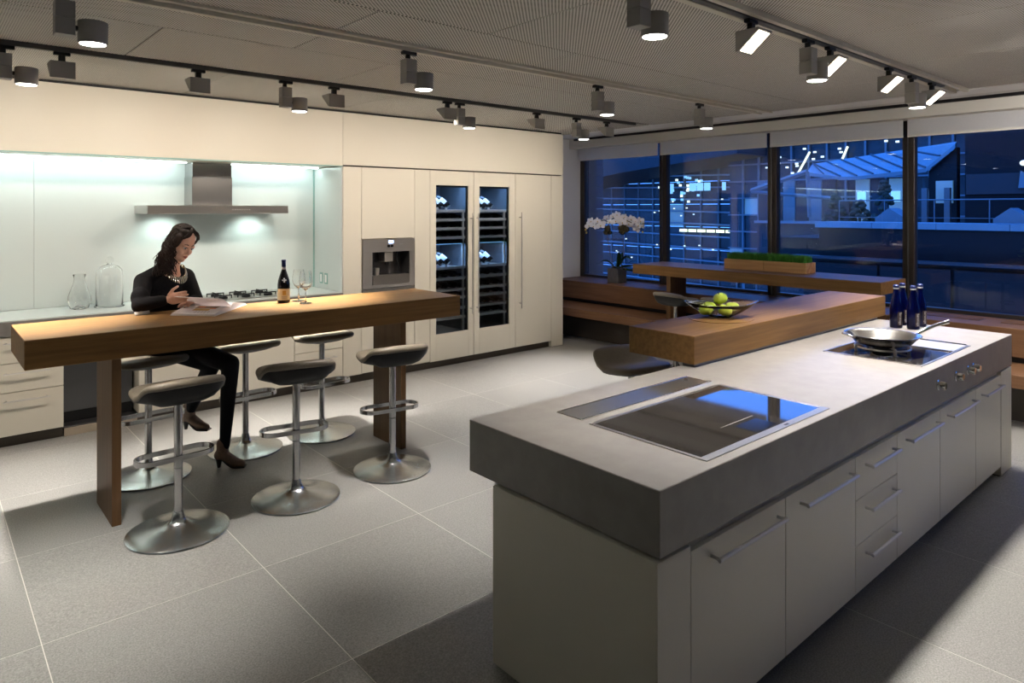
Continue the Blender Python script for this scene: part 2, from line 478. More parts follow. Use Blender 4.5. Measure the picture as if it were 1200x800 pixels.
# beam with lamp slot, perimeter strip, bulkhead by the windows
struct('trim_1', B().box(X0, 6.62, 3.625, 3.655, 2.765, 2.80).box(X0, 6.62, 3.505, 3.535, 2.765, 2.80).box(X0, 6.62, 3.535, 3.625, 2.772, 2.80), M['track'])
struct('trim_2', B().box(XE, XE + .28, Y0, YB, 2.772, 2.81, .004), M['drywall'])
struct('trim_3', B().box(XE + .28, 7.46, Y0, YB, 2.83, 2.90), M['soffit_paint'])
struct('trim_4', B().box(7.46, XW - .02, -2.0, YB, 2.69, 2.90), M['valance'])
struct('trim_5', B().box(7.43, 7.46, -2.0, YB - .12, 2.80, 2.83), M['black'])
struct('trim_6', B().box(X0, XE, 1.77, 1.90, 2.80, 2.82).box(X0, XE, 1.86, 1.90, 2.755, 2.80).box(X0, XE, 1.77, 1.80, 2.755, 2.80), M['track'])
struct('trim_7', B().box(X0, XE, 5.0, 5.06, 2.79, 2.82), M['track_dark'])

# lighting tracks (rails the lamps clip to)
tag(obj('lighting_track', B().box(X0 + .5, 6.30, 5.012, 5.048, 2.752, 2.789, .002), M['track_dark']), 'dark ceiling rail running above the cream cabinet wall', 'track')
tag(obj('lighting_track', B().box(X0 + .5, 6.40, 3.562, 3.598, 2.748, 2.771, .002), M['track']), 'beige ceiling rail above the long wooden bar', 'track')
tag(obj('lighting_track', B().box(X0 + .5, 6.15, 1.812, 1.848, 2.752, 2.799, .002), M['track_dark']), 'ceiling rail with bright lamps above the stone island', 'track')

# ------------------------------------------------------------------ windows
mull = [7.16, 5.672, 4.09, 2.603, 1.09, -.45, -2.0]
for k in range(6):
    yb, ya = mull[k], mull[k + 1]
    fr = B()
    ye = yb + (.045 if k == 0 else 0)
    fr.box(7.70, 7.80, ya - .056, ya + .056, .75, 2.76, .004)
    if k == 0: fr.box(7.70, 7.80, yb - .03, yb + .05, .75, 2.76, .004)
    fr.box(7.71, 7.79, ya + .056, ye - .03, .752, .79, .003)
    fr.box(7.71, 7.79, ya + .056, ye - .03, 2.70, 2.76, .003)
    wdw = struct('window_%d' % (k + 1), fr, M['bronze'])
    obj('pane', B().box(7.752, 7.758, ya + .05, yb - .05, .78, 2.72), M['pane'], wdw)
    obj('mullion_cover', B().box(7.685, 7.70, ya - .006, ya + .006, .76, 2.76), M['dark_steel'], wdw)
bl = ['short grey roller blind above the window behind the white orchid', 'grey roller blind above the window behind the grass planter',
      'wide grey roller blind above the glass roof view', 'grey roller blind at the window end above the wall vents', 'grey roller blind beyond the frame, second to last', 'grey roller blind beyond the frame, last']
for k in range(4):
    yb, ya = mull[k] - (0 if k == 0 else .02), mull[k + 1] + .022
    t = thing('roller_blind', bl[k], 'blind', (7.62, (ya + yb) / 2, 2.5), 'roller blinds along the windows')
    obj('fabric', B().box(7.617, 7.623, ya, yb, 2.53, 2.69), M['blind'], t)
    obj('hem_bar', B().box(7.612, 7.628, ya, yb, 2.512, 2.535, .003), M['blind_bar'], t)
for k in (4,):
    pass

# ------------------------------------------------------------------ bench along the windows
t = thing('window_bench', 'dark oak two-step bench running along the windows', 'bench', (7.2, 4, 0))
ye0 = -1.2
for ya, yb in ((5.05, 7.205), (2.6, 5.045), (.1, 2.595), (ye0, .095)):
    obj('ledge', B().box(7.13, 7.725, ya + .002, yb, .505, .75, .003), M['dark_oak_y'], t)
    obj('seat', B().box(6.63, 7.20, ya + .002, yb, .345, .45, .003), M['dark_oak_y'], t)
obj('recess', B().box(7.20, 7.70, ye0, 7.2, .445, .506), M['black'], t)
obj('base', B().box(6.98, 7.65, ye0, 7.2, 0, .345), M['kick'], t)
for ya in (1.9, 1.25, .6):
    g = obj('vent', B().box(7.40, 7.60, ya, ya + .5, .750, .7515), M['black'], t)
    for q in range(9):
        obj('slat', B().box(7.405 + q * .0215, 7.405 + q * .0215 + .012, ya + .01, ya + .49, .7515, .756), M['dark_oak_y'], g)

# ------------------------------------------------------------------ high table at the windows
t = thing('bar_table', 'dark oak high table standing before the windows', 'table', (7.09, 4, 0))
obj('tabletop', B().box(6.78, 7.40, 2.525, 5.45, .975, 1.094, .003), M['oak_y'], t)
for ya in (4.895, 3.0):
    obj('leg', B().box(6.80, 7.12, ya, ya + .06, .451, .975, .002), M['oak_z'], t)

# ------------------------------------------------------------------ long wooden bar
t = thing('wooden_bar', 'long thick oak bar on two panel legs with stools', 'table', (1.85, 4.68, 0))
obj('bar_top', B().box(.43, 3.262, 4.35, 5.01, .937, 1.094, .003), M['oak_x'], t)
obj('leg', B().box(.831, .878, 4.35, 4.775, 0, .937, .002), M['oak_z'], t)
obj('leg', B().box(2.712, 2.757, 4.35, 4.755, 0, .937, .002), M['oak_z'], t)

# ------------------------------------------------------------------ cabinet wall
YF = 6.30
def handle_bar(b, p0, p1, out, r=.006, std=.02):
    """bar handle: rod between p0 and p1 set off by the vector out, two stand-offs"""
    p0, p1, out = Vector(p0), Vector(p1), Vector(out)
    d = (p1 - p0).normalized()
    b.cyl(p0 + out, p1 + out, r, n=8)
    for p in (p0 + d * std, p1 - d * std):
        b.cyl(p, p + out, r * .85, n=8)
    return b

t = thing('fascia_panel', 'long cream fascia above the lit glass niche', 'panel', (.8, YF, 2.2))
obj('front', B().box(-2.6, 3.247, YF, YF + .02, 2.218, 2.757, .0015), M['lacquer'], t)
obj('underside', B().box(-2.6, 3.247, YF + .02, 6.93, 2.218, 2.236), M['lacquer'], t)
obj('glass_edge', B().box(-2.6, 3.247, YF + .002, YF + .018, 2.208, 2.218), M['mint_edge'], t)
t = thing('fascia_panel', 'cream fascia above the wine cabinets and oven column', 'panel', (4.8, YF, 2.2))
obj('front', B().box(3.25, 6.40, YF, YF + .02, 2.227, 2.757, .0015), M['lacquer'], t)
obj('filler', B().box(3.25, 6.40, YF + .03, 7.0, 2.218, 2.757), M['kick'], t)
struct('trim_8', B().box(-2.6, 6.40, YF + .03, YB, 2.757, 2.779), M['black'])

def tall_unit(name, label, cat, x0, x1, fronts, handle=None, group='tall cream cabinets'):
    t = thing(name, label, cat, ((x0 + x1) / 2, YF + .3, 0), group)
    obj('carcass', B().box(x0 + .001, x1 - .001, YF + .022, 6.98, .08, 2.212), M['lacquer'], t)
    for z0, z1 in fronts:
        d = obj('door', B().box(x0 + .002, x1 - .002, YF, YF + .02, z0, z1, .0015), M['lacquer'], t)
        if handle and z1 - z0 > 1:
            obj('handle', handle_bar(B(), (handle[0], YF, handle[1]), (handle[0], YF, handle[2]), (0, -.045, 0), .007, .06), M['steel'], d)
    return t
tall_unit('tall_cabinet', 'narrow cream cabinet beside the mint niche', 'cabinet', 3.25, 3.459, [(.09, 2.212)])
tall_unit('tall_cabinet', 'narrow cream filler between coffee machine and wine cabinet', 'cabinet', 4.103, 4.304, [(.09, 2.212)])
tall_unit('refrigerator', 'cream built-in refrigerator with long bar handle', 'refrigerator', 5.569, 6.186, [(.08, 2.212)], (5.635, .56, 1.74))
t = thing('end_panel', 'cream end panel closing the tall cabinets', 'panel', (6.29, 6.6, 0), 'tall cream cabinets')
obj('board', B().box(6.188, 6.398, YF, 7.2, .004, 2.212, .0015), M['lacquer'], t)
# coffee column
t = thing('oven_column', 'cream cabinet column holding the steel coffee machine', 'cabinet', (3.78, YF + .3, 0), 'tall cream cabinets')
obj('carcass', B().box(3.461, 3.475, YF + .022, 6.98, .08, 2.212).box(4.087, 4.101, YF + .022, 6.98, .08, 2.212).box(3.475, 4.087, 6.88, 6.98, .08, 2.212)
    .box(3.475, 4.087, YF + .022, 6.88, .72, .735).box(3.475, 4.087, YF + .022, 6.88, 1.47, 1.485), M['lacquer'], t)
obj('door', B().box(3.461, 4.101, YF, YF + .02, 1.472, 2.212, .0015), M['lacquer'], t)
obj('door', B().box(3.461, 4.101, YF, YF + .02, .09, .72, .0015), M['lacquer'], t)
obj('warming_drawer', B().box(3.466, 4.096, YF - .012, YF + .45, .80, .945, .002), M['steel_x'], t)
# toe kick under the whole run
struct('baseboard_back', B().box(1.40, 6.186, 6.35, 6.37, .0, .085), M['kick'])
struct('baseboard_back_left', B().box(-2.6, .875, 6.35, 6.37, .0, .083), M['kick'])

# coffee machine
t = thing('coffee_machine', 'steel built-in coffee machine with small blue display', 'coffee machine', (3.78, YF, .955))
fx0, fx1, fz0, fz1, fy = 3.466, 4.096, .955, 1.466, YF - .014
hx0, hx1, hz0, hz1 = 3.575, 4.03, 1.085, 1.33
obj('front_frame', B().box(fx0, fx1, fy, fy + .015, hz1, fz1, .002).box(fx0, hx0, fy, fy + .015, fz0, hz1).box(hx1, fx1, fy, fy + .015, fz0, hz1).box(hx0, hx1, fy, fy + .015, fz0, fz0 + .03), M['steel'], t)
obj('drip_tray', B().box(hx0 + .004, hx1 - .004, fy - .006, fy + .10, fz0 + .033, hz0, .003), M['steel_x'], t)
obj('niche', B().box(hx0, hx1, fy + .17, fy + .18, hz0 - .1, hz1).box(hx0 - .008, hx0, fy + .014, fy + .18, hz0 - .1, hz1).box(hx1, hx1 + .008, fy + .014, fy + .18, hz0 - .1, hz1).box(hx0, hx1, fy + .014, fy + .18, hz1, hz1 + .008), M['dark_steel'], t)
obj('spout_block', B().box(3.735, 3.835, fy + .02, fy + .16, 1.225, 1.328, .004), M['steel'], t)
obj('spout', B().cyl((3.77, fy + .06, 1.226), (3.77, fy + .06, 1.19), .013, .009).cyl((3.80, fy + .06, 1.226), (3.80, fy + .06, 1.19), .013, .009), M['dark_steel'], t, 40)
obj('milk_frother', B().tube([(3.90, fy + .06, 1.328), (3.90, fy + .06, 1.23), (3.915, fy + .04, 1.17), (3.92, fy + .03, 1.11)], .008), M['black_shell'], t, 40)
sc_ = obj('display', B().box(3.77, 3.825, fy - .003, fy, 1.42, 1.448, .001), M['display'], t)
for x in (3.765, 3.805):
    k = obj('knob', B().lathe([(0, 0), (.014, 0), (.014, .016), (.012, .018), (0, .018)], n=14), M['black_shell'], t, 40, local=True)
    k.location = (x - 3.78, fy - YF, 1.392 - .955); k.rotation_euler = (R(90), 0, 0)
obj('lettering', B().box(3.90, 3.945, fy - .0012, fy, 1.405, 1.411), M['label_white'], t)
# small things in the coffee niche
t = tag(obj('steel_cup', B().lathe([(0, 0), (.026, 0), (.030, .075), (.028, .075), (.024, .004), (0, .004)], (3.665, fy + .07, hz0)), M['steel'], None, 40), 'small steel cup inside the coffee machine niche', 'cup')

# wine cabinets
def bottle_profile(Rb=.038, H=.30):
    return [(0, 0), (Rb * .9, 0), (Rb, .006), (Rb, H * .58), (Rb * .85, H * .67), (Rb * .45, H * .76), (Rb * .37, H * .80), (Rb * .37, H * .97), (Rb * .42, H * .97), (Rb * .42, H), (0, H)]
lying = None
shown = None
SH1 = [1.76, 1.658, 1.556, 1.452, 1.109, .983, .854, .761, .639, .532]
def wine_cabinet(label, x0, x1, g0, g1, hx, side):
    global lying, shown
    t = thing('wine_cabinet', label, 'wine cabinet', ((x0 + x1) / 2, YF + .3, 0), 'wine cabinets')
    gz0, gz1 = .378, 2.05
    d = obj('door', B().box(x0 + .002, g0, YF, YF + .025, .08, 2.212, .0015).box(g1, x1 - .002, YF, YF + .025, .08, 2.212, .0015)
            .box(g0, g1, YF, YF + .025, gz1, 2.212).box(g0, g1, YF, YF + .025, .08, gz0), M['lacquer'], t)
    obj('glass', B().box(g0, g1, YF + .012, YF + .018, gz0, gz1), M['cabinet_pane'], d)
    obj('gasket', B().box(g1 - .022, g1, YF + .019, YF + .03, gz0, gz1).box(g0, g1, YF + .019, YF + .03, gz1 - .02, gz1), M['black'], d)
    obj('handle', handle_bar(B(), (hx, YF, .57), (hx, YF, 1.735), (0, -.045, 0), .007, .06), M['steel'], d)
    i0, i1 = x0 + .03, x1 - .03
    obj('interior', B().box(i0 - .01, i0, YF + .03, 6.95, .35, 2.1).box(i1, i1 + .01, YF + .03, 6.95, .35, 2.1).box(i0, i1, 6.93, 6.95, .35, 2.1)
        .box(i0, i1, YF + .03, 6.95, 2.09, 2.1).box(i0, i1, YF + .03, 6.95, .34, .35), M['cabinet_inner'], t)
    obj('divider', B().box(i0, i1, YF + .05, 6.93, 1.385, 1.41), M['black'], t)
    obj('rail', B().box(g1 - .05, g1 - .026, YF + .05, YF + .07, .36, 1.77), M['shelf_wood'], t)
    for q, z in enumerate(SH1):
        obj('shelf', B().box(i0 + .01, i1 - .01, YF + .045, YF + .065, z - .016, z + .016, .002).box(i0 + .01, i1 - .01, YF + .065, 6.90, z - .012, z - .006), M['shelf_wood'], t)
        if z in (1.76, 1.109):
            for k in range(3):
                x = g0 + .035 + k * .088 + (.02 if side else 0)
                loc = (x + .035, YF + .105, z + .046)
                lab = '%s tilted bottle on the %s display shelf of the wine cabinet by the %s' % (('first', 'second', 'third')[k], 'upper' if z > 1.5 else 'middle', 'refrigerator' if side else 'coffee machine')
                if shown is None:
                    shown = thing('wine_bottle', lab, 'bottle', loc, 'wine bottles on the display shelves')
                    b = B().lathe(bottle_profile(), (0, 0, 0), 14)
                    obj('glass_body', b, M['wine_glass_dark'], shown, 40, local=True)
                    obj('label', B().lathe([(.0385, .05), (.0385, .13)], (0, 0, 0), 14), M['label_white'], shown, 40, local=True)
                    o = shown
                else:
                    o = dup(shown, loc, None, lab)
                o.rotation_euler = (R(-42), R(-34), 0)
            obj('price_tag', B().box(g0 + .03, g0 + .06, YF + .036, YF + .04, z + .012, z + .04).box(g0 + .15, g0 + .18, YF + .036, YF + .04, z + .012, z + .04), M['label_white'], t)
        else:
            for k in range(4):
                x = i0 + .085 + k * (i1 - i0 - .17) / 3
                loc = (x, YF + .41, z + .034)
                od = ('top', 'second', 'third', 'fourth', 'fifth', 'sixth', 'seventh', 'eighth', 'ninth', 'lowest')[q]
                lab = 'dark bottle lying on the %s shelf of the wine cabinet by the %s' % (od, 'refrigerator' if side else 'coffee machine')
                if lying is None:
                    lying = tag(obj('wine_bottle', B().lathe(bottle_profile(), (0, 0, 0), 12), M['wine_glass_dark'], None, 40), lab, 'bottle', 'wine bottles lying in the cabinets')
                    o = lying
                else:
                    o = lying.copy(); C.objects.link(o)
                o['label'] = lab; o['group'] = 'bottles on the %s shelf by the %s' % (od, 'refrigerator' if side else 'coffee machine')
                o.location = loc; o.rotation_euler = (R(90), 0, 0)
    for z, e in ((2.06, 1.9), (1.37, 1.5)):
        obj('light_strip', B().box(i0 + .04, i1 - .04, YF + .12, YF + .14, z + .005, z + .012), M['lit_cool'], t)
        ld = bpy.data.lights.new('cabinet_light', 'AREA'); ld.shape = 'RECTANGLE'; ld.size = .45; ld.size_y = .05; ld.energy = e; ld.color = (.35, .6, 1)
        lo = bpy.data.objects.new('cabinet_light', ld); lo.location = ((i0 + i1) / 2, YF + .14, z); C.objects.link(lo)
    return t
wine_cabinet('glass fronted wine cabinet nearer the coffee machine', 4.305, 4.917, 4.385, 4.841, 4.868, 0)
wine_cabinet('glass fronted wine cabinet nearer the refrigerator', 4.919, 5.567, 5.005, 5.471, 4.958, 1)

# low units with drawers, appliance and doors under the back counter
t = thing('drawer_unit', 'cream drawer unit with steel bar handles beside the dark appliance', 'cabinet', (-.1, YF, 0), 'low cream cabinets')
obj('carcass', B().box(-1.0, .872, YF + .022, 6.9, .085, .828), M['lacquer'], t)
for z0, z1, hz in ((.629, .828, .78), (.413, .623, .555), (.087, .407, .35)):
    for xa, xb in ((.05, .873), (-.80, .046)):
        d = obj('drawer', B().box(xa + .002, xb, YF, YF + .02, z0, z1, .0015), M['lacquer'], t)
        obj('handle', handle_bar(B(), (xa + .44, YF, hz), (xb - .09, YF, hz), (0, -.04, 0), .006, .02), M['steel'], d)
t = thing('dishwasher', 'dark steel appliance front under the counter', 'dishwasher', (1.13, 6.5, 0))
obj('front', B().box(.882, 1.38, 6.44, 6.46, .165, .828, .002), M['dark_steel'], t)
obj('vent_gap', B().box(.882, 1.38, 6.46, 6.60, .02, .828), M['black'], t)
obj('floor_plate', B().box(.882, 1.38, 6.35, 6.46, .055, .075), M['dark_steel'], t)
obj('plinth', B().box(.882, 1.395, 6.335, 6.35, 0, .06), M['kick_pale'], t)
low = [(1.40, 2.119, 0, 'cream base cabinet nearest the dark appliance'), (2.122, 2.738, 0, 'cream base cabinet under the hob'), (2.741, 3.247, 1, 'cream three drawer base unit next to the tall cabinets')]
for xa, xb, dr, lab in low:
    t = thing('base_cabinet', lab, 'cabinet', ((xa + xb) / 2, YF, 0), 'low cream cabinets')
    obj('carcass', B().box(xa + .001, xb - .001, YF + .022, 6.9, .085, .828), M['lacquer'], t)
    if dr:
        for z0, z1 in ((.629, .828), (.39, .623), (.09, .384)):
            d = obj('drawer', B().box(xa + .002, xb - .002, YF, YF + .02, z0, z1, .0015), M['lacquer'], t)
            obj('handle', handle_bar(B(), (xa + .2, YF, z1 - .07), (xb - .08, YF, z1 - .07), (0, -.04, 0), .006, .02), M['steel'], d)
    else:
        obj('door', B().box(xa + .002, xb - .002, YF, YF + .02, .09, .828, .0015), M['lacquer'], t)
t = thing('countertop', 'grey stone counter with pale glass surface in the niche', 'countertop', (0, 6.6, .83))
obj('slab', B().box(-2.6, 3.247, YF - .012, 6.93, .83, .938, .002), M['counter_stone'], t)
obj('glass_top', B().box(-2.6, 3.247, YF + .01, 6.93, .938, .946, .001), M['mint_glass'], t)

# glass splashback
t = thing('splashback', 'pale mint glass splashback lining the cooking niche', 'splashback', (0, 6.95, .946))
for xa, xb in ((-2.6, -.9), (-.898, .75), (.752, 3.235)):
    obj('glass_panel', B().box(xa, xb, 6.935, 6.95, .9465, 2.217, .0015), M['mint_glass'], t)
obj('side_panel', B().box(3.236, 3.248, 6.31, 6.93, .9465, 2.207, .001), M['mint_glass'], t)
obj('corner_strip', B().box(3.224, 3.2355, 6.92, 6.934, .9465, 2.207), M['mint_edge'], t)
for y0 in (6.72, 6.61):
    pl = thing('wall_switch', 'slim switch plate %s niche corner on the mint side panel' % ('nearer the' if y0 > 6.7 else 'further from the'), 'switch', (3.236, y0, 1.0), 'switch plates in the niche')
    obj('plate', B().box(3.231, 3.236, y0, y0 + .07, .998, 1.112, .001), M['mint_edge'], pl)
    obj('rocker', B().box(3.228, 3.231, y0 + .018, y0 + .052, 1.015, 1.095, .001), M['label_white'], pl)
# LED light of the niche
t = thing('niche_light', 'cool white light strip under the fascia in the niche', 'light', (1, 6.58, 2.2))
for xa, xb in ((-2.5, 1.90), (2.31, 3.2)):
    obj('diffuser', B().box(xa, xb, 6.76, 6.79, 2.205, 2.217), M['led'], t)
    light_at('AREA', 'niche_led', ((xa + xb) / 2, 6.775, 2.198), LED_W * (xb - xa) / 3, (.84, .98, 1), (R(28), 0, 0), shape='RECTANGLE', size=xb - xa, size_y=.04)

# extractor hood
t = thing('extractor_hood', 'steel chimney hood on the mint splashback', 'extractor hood', (2.1, 6.93, 1.74))
obj('canopy', B().box(1.504, 2.751, 6.466, 6.49, 1.738, 1.813, .003).box(1.504, 2.751, 6.49, 6.93, 1.80, 1.813).box(1.504, 1.52, 6.49, 6.93, 1.738, 1.80).box(2.735, 2.751, 6.49, 6.93, 1.738, 1.80), M['steel_x'], t)
obj('filter', B().box(1.53, 2.73, 6.50, 6.92, 1.765, 1.775), M['dark_steel'], t)
obj('chimney', B().box(1.926, 2.288, 6.684, 6.93, 1.813, 2.08, .002), M['hood_steel'], t)
obj('upper_chimney', B().box(1.932, 2.282, 6.69, 6.93, 2.08, 2.214), M['hood_steel'], t)
bt = B()
for k in range(8): bt.cyl((2.22 + k * .022, 6.466, 1.776), (2.22 + k * .022, 6.463, 1.776), .005, n=8)
obj('button_row', bt, M['label_white'], t)
for x in (1.72, 2.53):
    obj('hood_lamp', B().cyl((x, 6.66, 1.764), (x, 6.66, 1.758), .035, n=16), M['led'], t)
    ld = bpy.data.lights.new('hood_light', 'SPOT'); ld.energy = HOOD_W * 3; ld.spot_size = R(120); ld.spot_blend = .8; ld.color = (.85, 1, .93); ld.shadow_soft_size = .03
    lo = bpy.data.objects.new('hood_light', ld); lo.location = (x, 6.72, 1.75); lo.rotation_euler = (R(25), 0, 0); C.objects.link(lo)

# gas hob on the back counter
t = thing('gas_hob', 'low steel gas hob on the glass counter behind the woman', 'hob', (2.35, 6.62, .946))
obj('plate', B().box(2.0, 2.72, 6.40, 6.86, .946, .952, .002), M['steel_x'], t)
for x in (2.15, 2.36, 2.57):
    for y in (6.52, 6.74):
        q = obj('burner', B().lathe([(0, .952), (.04, .952), (.04, .968), (.025, .974), (0, .974)], (x, y, 0), 14), M['black'], t, 40)
        obj('pan_support', B().box(x - .08, x + .08, y - .004, y + .004, .974, .984).box(x - .004, x + .004, y - .08, y + .08, .974, .984).box(x - .08, x - .072, y - .004, y + .004, .952, .98).box(x + .072, x + .08, y - .004, y + .004, .952, .98), M['black'], q)

# ------------------------------------------------------------------ stone island
IX0, IX1, IY0, IY1, IZ0, IZ1 = 1.71, 5.68, 1.27, 2.22, .71, .92
t = thing('island_worktop', 'thick grey stone worktop of the cooking island', 'worktop', (3.7, 1.75, IZ0))
obj('slab', B().box(IX0, IX1, IY0, IY1, IZ0, IZ1, .0025), M['stone'], t)
t = thing('island_end_panel', 'cream end panel of the island facing the bar', 'panel', (1.75, 1.7, 0))
obj('board', B().box(1.702, 1.876, 1.272, 2.06, .008, .700, .0015), M['lacquer'], t)
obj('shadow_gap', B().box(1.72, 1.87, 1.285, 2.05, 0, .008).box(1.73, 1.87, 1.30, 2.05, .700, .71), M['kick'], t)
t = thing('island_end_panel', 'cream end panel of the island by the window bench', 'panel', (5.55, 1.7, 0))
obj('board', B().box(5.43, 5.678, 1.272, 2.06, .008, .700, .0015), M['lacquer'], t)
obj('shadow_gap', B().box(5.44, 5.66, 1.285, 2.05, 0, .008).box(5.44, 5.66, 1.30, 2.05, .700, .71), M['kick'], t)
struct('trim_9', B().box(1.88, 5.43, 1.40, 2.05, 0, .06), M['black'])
ixs = [1.879, 2.504, 3.137, 3.62, 4.24, 4.88, 5.428]
ilab = ['cream island cabinet with bar handle next to the near end panel', 'cream island cabinet with bar handle beside the drawer stack', 'narrow cream island unit with three drawers',
        'cream island cabinet on the far side of the drawers', 'cream island cabinet under the round control knobs', 'cream island cabinet at the window end']
for k in range(6):
    xa, xb = ixs[k], ixs[k + 1]
    t = thing('island_cabinet', ilab[k], 'cabinet', ((xa + xb) / 2, 1.6, 0), 'island base cabinets')
    obj('carcass', B().box(xa + .001, xb - .001, 1.296, 2.05, .06, .709), M['lacquer'], t)
    if k == 2:
        for z0, z1 in ((.487, .678), (.284, .483), (.07, .280)):
            d = obj('drawer', B().box(xa + .0025, xb - .0025, 1.274, 1.294, z0, z1, .0015), M['lacquer'], t)
            zz = z1 - .055
            obj('handle', handle_bar(B(), (xa + .10, 1.274, zz), (xb - .05, 1.274, zz), (0, -.035, 0), .0075, .008), M['steel'], d)
    else:
        d = obj('door', B().box(xa + .0025, xb - .0025, 1.274, 1.294, .07, .678, .0015), M['lacquer'], t)
        obj('handle', handle_bar(B(), (xa + .11, 1.274, .625), (xb - .055, 1.274, .625), (0, -.035, 0), .0075, .008), M['steel'], d)

# induction hob with steel frame
t = thing('induction_hob', 'large black glass hob with steel frame in the island', 'hob', (2.5, 1.58, .92))
hx0, hx1, hy0, hy1 = 2.03, 2.968, 1.312, 1.853
obj('frame', B().box(hx0, hx1, hy0, hy0 + .034, .92, .9235, .001).box(hx0, hx1, hy1 - .016, hy1, .92, .9235, .001).box(hx0, hx0 + .016, hy0 + .034, hy1 - .016, .92, .9235, .001).box(hx1 - .022, hx1, hy0 + .034, hy1 - .016, .92, .9235, .001), M['steel_x'], t)
obj('glass', B().box(hx0 + .016, hx1 - .022, hy0 + .034, hy1 - .016, .9195, .9225), M['black_glass'], t)
obj('control_panel', B().box(2.44, 2.60, hy0 + .045, hy0 + .14, .9225, .9228), M['panel_black'], t)
obj('touch_line', B().box(2.38, 2.62, 1.475, 1.478, .9225, .9228), M['lamp_grey'], t)
obj('badge', B().box(2.60, 2.63, hy0 + .01, hy0 + .02, .9235, .924), M['black'], t)
# downdraft vent strip
t = thing('downdraft_vent', 'brushed steel vent strip beside the black hob', 'vent', (2.5, 1.97, .92))
obj('cover', B().box(2.045, 2.975, 1.906, 2.04, .92, .9245, .001), M['steel_x'], t)
obj('trim', B().box(2.04, 2.98, 1.90, 1.906, .92, .926).box(2.04, 2.98, 2.04, 2.046, .92, .926), M['chrome'], t)
obj('knob', B().lathe([(0, .9245), (.010, .9245), (.010, .932), (0, .932)], (2.90, 1.995, 0), 12), M['chrome'], t, 40)
# wok hob
t = thing('wok_hob', 'square black glass gas hob with steel cover at the window end', 'hob', (4.57, 1.6, .92))
wx0, wx1, wy0, wy1 = 4.14, 5.0, 1.33, 1.872
obj('frame', B().box(wx0, wx1, wy0, wy0 + .014, .92, .9235, .001).box(wx0, wx1, wy1 - .014, wy1, .92, .9235, .001).box(wx0, wx0 + .014, wy0 + .014, wy1 - .014, .92, .9235).box(wx1 - .014, wx1, wy0 + .014, wy1 - .014, .92, .9235), M['steel_x'], t)
obj('glass', B().box(wx0 + .014, 4.68, wy0 + .014, wy1 - .014, .9195, .9225), M['black_glass'], t)
cv = obj('steel_cover', B().box(4.70, wx1 - .05, wy0 + .014, wy1 - .014, .9195, .926, .002), M['steel'], t)
obj('cover_edge', B().box(wx1 - .05, wx1 - .014, wy0 + .02, wy1 - .014, .9225, .930, .002), M['chrome'], cv)
obj('divider', B().box(4.682, 4.698, wy0 + .014, wy1 - .014, .9195, .928, .002), M['chrome'], t)
pcx, pcy = 4.40, 1.63
for a in (45, 135, 225, 315):
    q = obj('pan_support', B().box(-.008, .008, -.008, .008, .9225, .965, .003).box(-.12, 0, -.005, .005, .958, .966), M['steel'], t, local=True)
    q.location = (pcx + .155 * math.cos(R(a)) - 4.57, pcy + .155 * math.sin(R(a)) - 1.6, -.92); q.rotation_euler = (0, 0, R(a))
obj('wok_ring', B().tube([(pcx + .15 * math.cos(2 * math.pi * k / 32), pcy + .15 * math.sin(2 * math.pi * k / 32), .950) for k in range(32)], .006, 6, True), M['steel'], t, 60)
obj('burner', B().lathe([(0, .9225), (.055, .9225), (.055, .94), (.035, .948), (0, .948)], (pcx, pcy, 0), 20), M['black'], t, 40)
for x in (4.19, 4.49, 4.71, 4.81):
    k = obj('control_knob', B().lathe([(0, 0), (.028, 0), (.028, .004), (.023, .006), (.022, .036), (.019, .040), (0, .040)], n=18), M['chrome'], t, 40, local=True)
    k.location = (x - 4.57, IY0 - 1.6, .825 - .92); k.rotation_euler = (R(90), 0, 0)

# frying pan
t = thing('frying_pan', 'shiny steel frying pan on the wok hob', 'pan', (pcx, pcy, .966))
prof = [(0, .0), (.135, .0), (.150, .008), (.185, .045), (.208, .060), (.210, .063), (.204, .063), (.182, .050), (.147, .013), (.135, .006), (0, .006)]
obj('bowl', B().lathe(prof, (pcx, pcy, .966), 40), M['pan_steel'], t, 50)
hd = Vector((.80, -.60, 0)).normalized()
p = [Vector((pcx, pcy, 1.012)) + hd * .19, Vector((pcx, pcy, 1.035)) + hd * .24, Vector((pcx, pcy, 1.075)) + hd * .34, Vector((pcx, pcy, 1.095)) + hd * .42]
obj('handle', B().tube(p, [.010, .010, .011, .012], 10), M['chrome'], t, 50)
q = [Vector((pcx, pcy, 1.018)) + Vector((-.80, .60, 0)).normalized() * .195 + Vector((.6, .8, 0)) * a for a in (-.04, 0, .04)]
e = Vector((-.80, .60, .25)).normalized() * .035
obj('helper_handle', B().tube([q[0], q[0] + e, q[1] + e * 1.3, q[2] + e, q[2]], .006, 8), M['chrome'], t, 60)

# ------------------------------------------------------------------ raised wooden bar on the island
t = thing('island_bar', 'thick oak breakfast bar resting on the stone island', 'table', (4.5, 2.35, .92))
obj('bar_top', B().box(3.17, 5.805, 2.128, 2.575, .938, 1.092, .003), M['oak_x'], t)
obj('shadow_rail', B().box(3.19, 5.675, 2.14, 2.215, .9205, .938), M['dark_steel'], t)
for x in (3.50, 5.6):
    obj('post', B().cyl((x, 2.48, 0), (x, 2.48, .938), .016, n=14), M['chrome'], t, 40)
obj('round_inset', B().lathe([(0, 1.092), (.225, 1.092), (.235, 1.0925), (.235, 1.0945), (.228, 1.0955), (.222, 1.0945), (0, 1.0945)], (3.83, 2.372, 0), 48, .95, .80), M['oak_x'], t, 40)

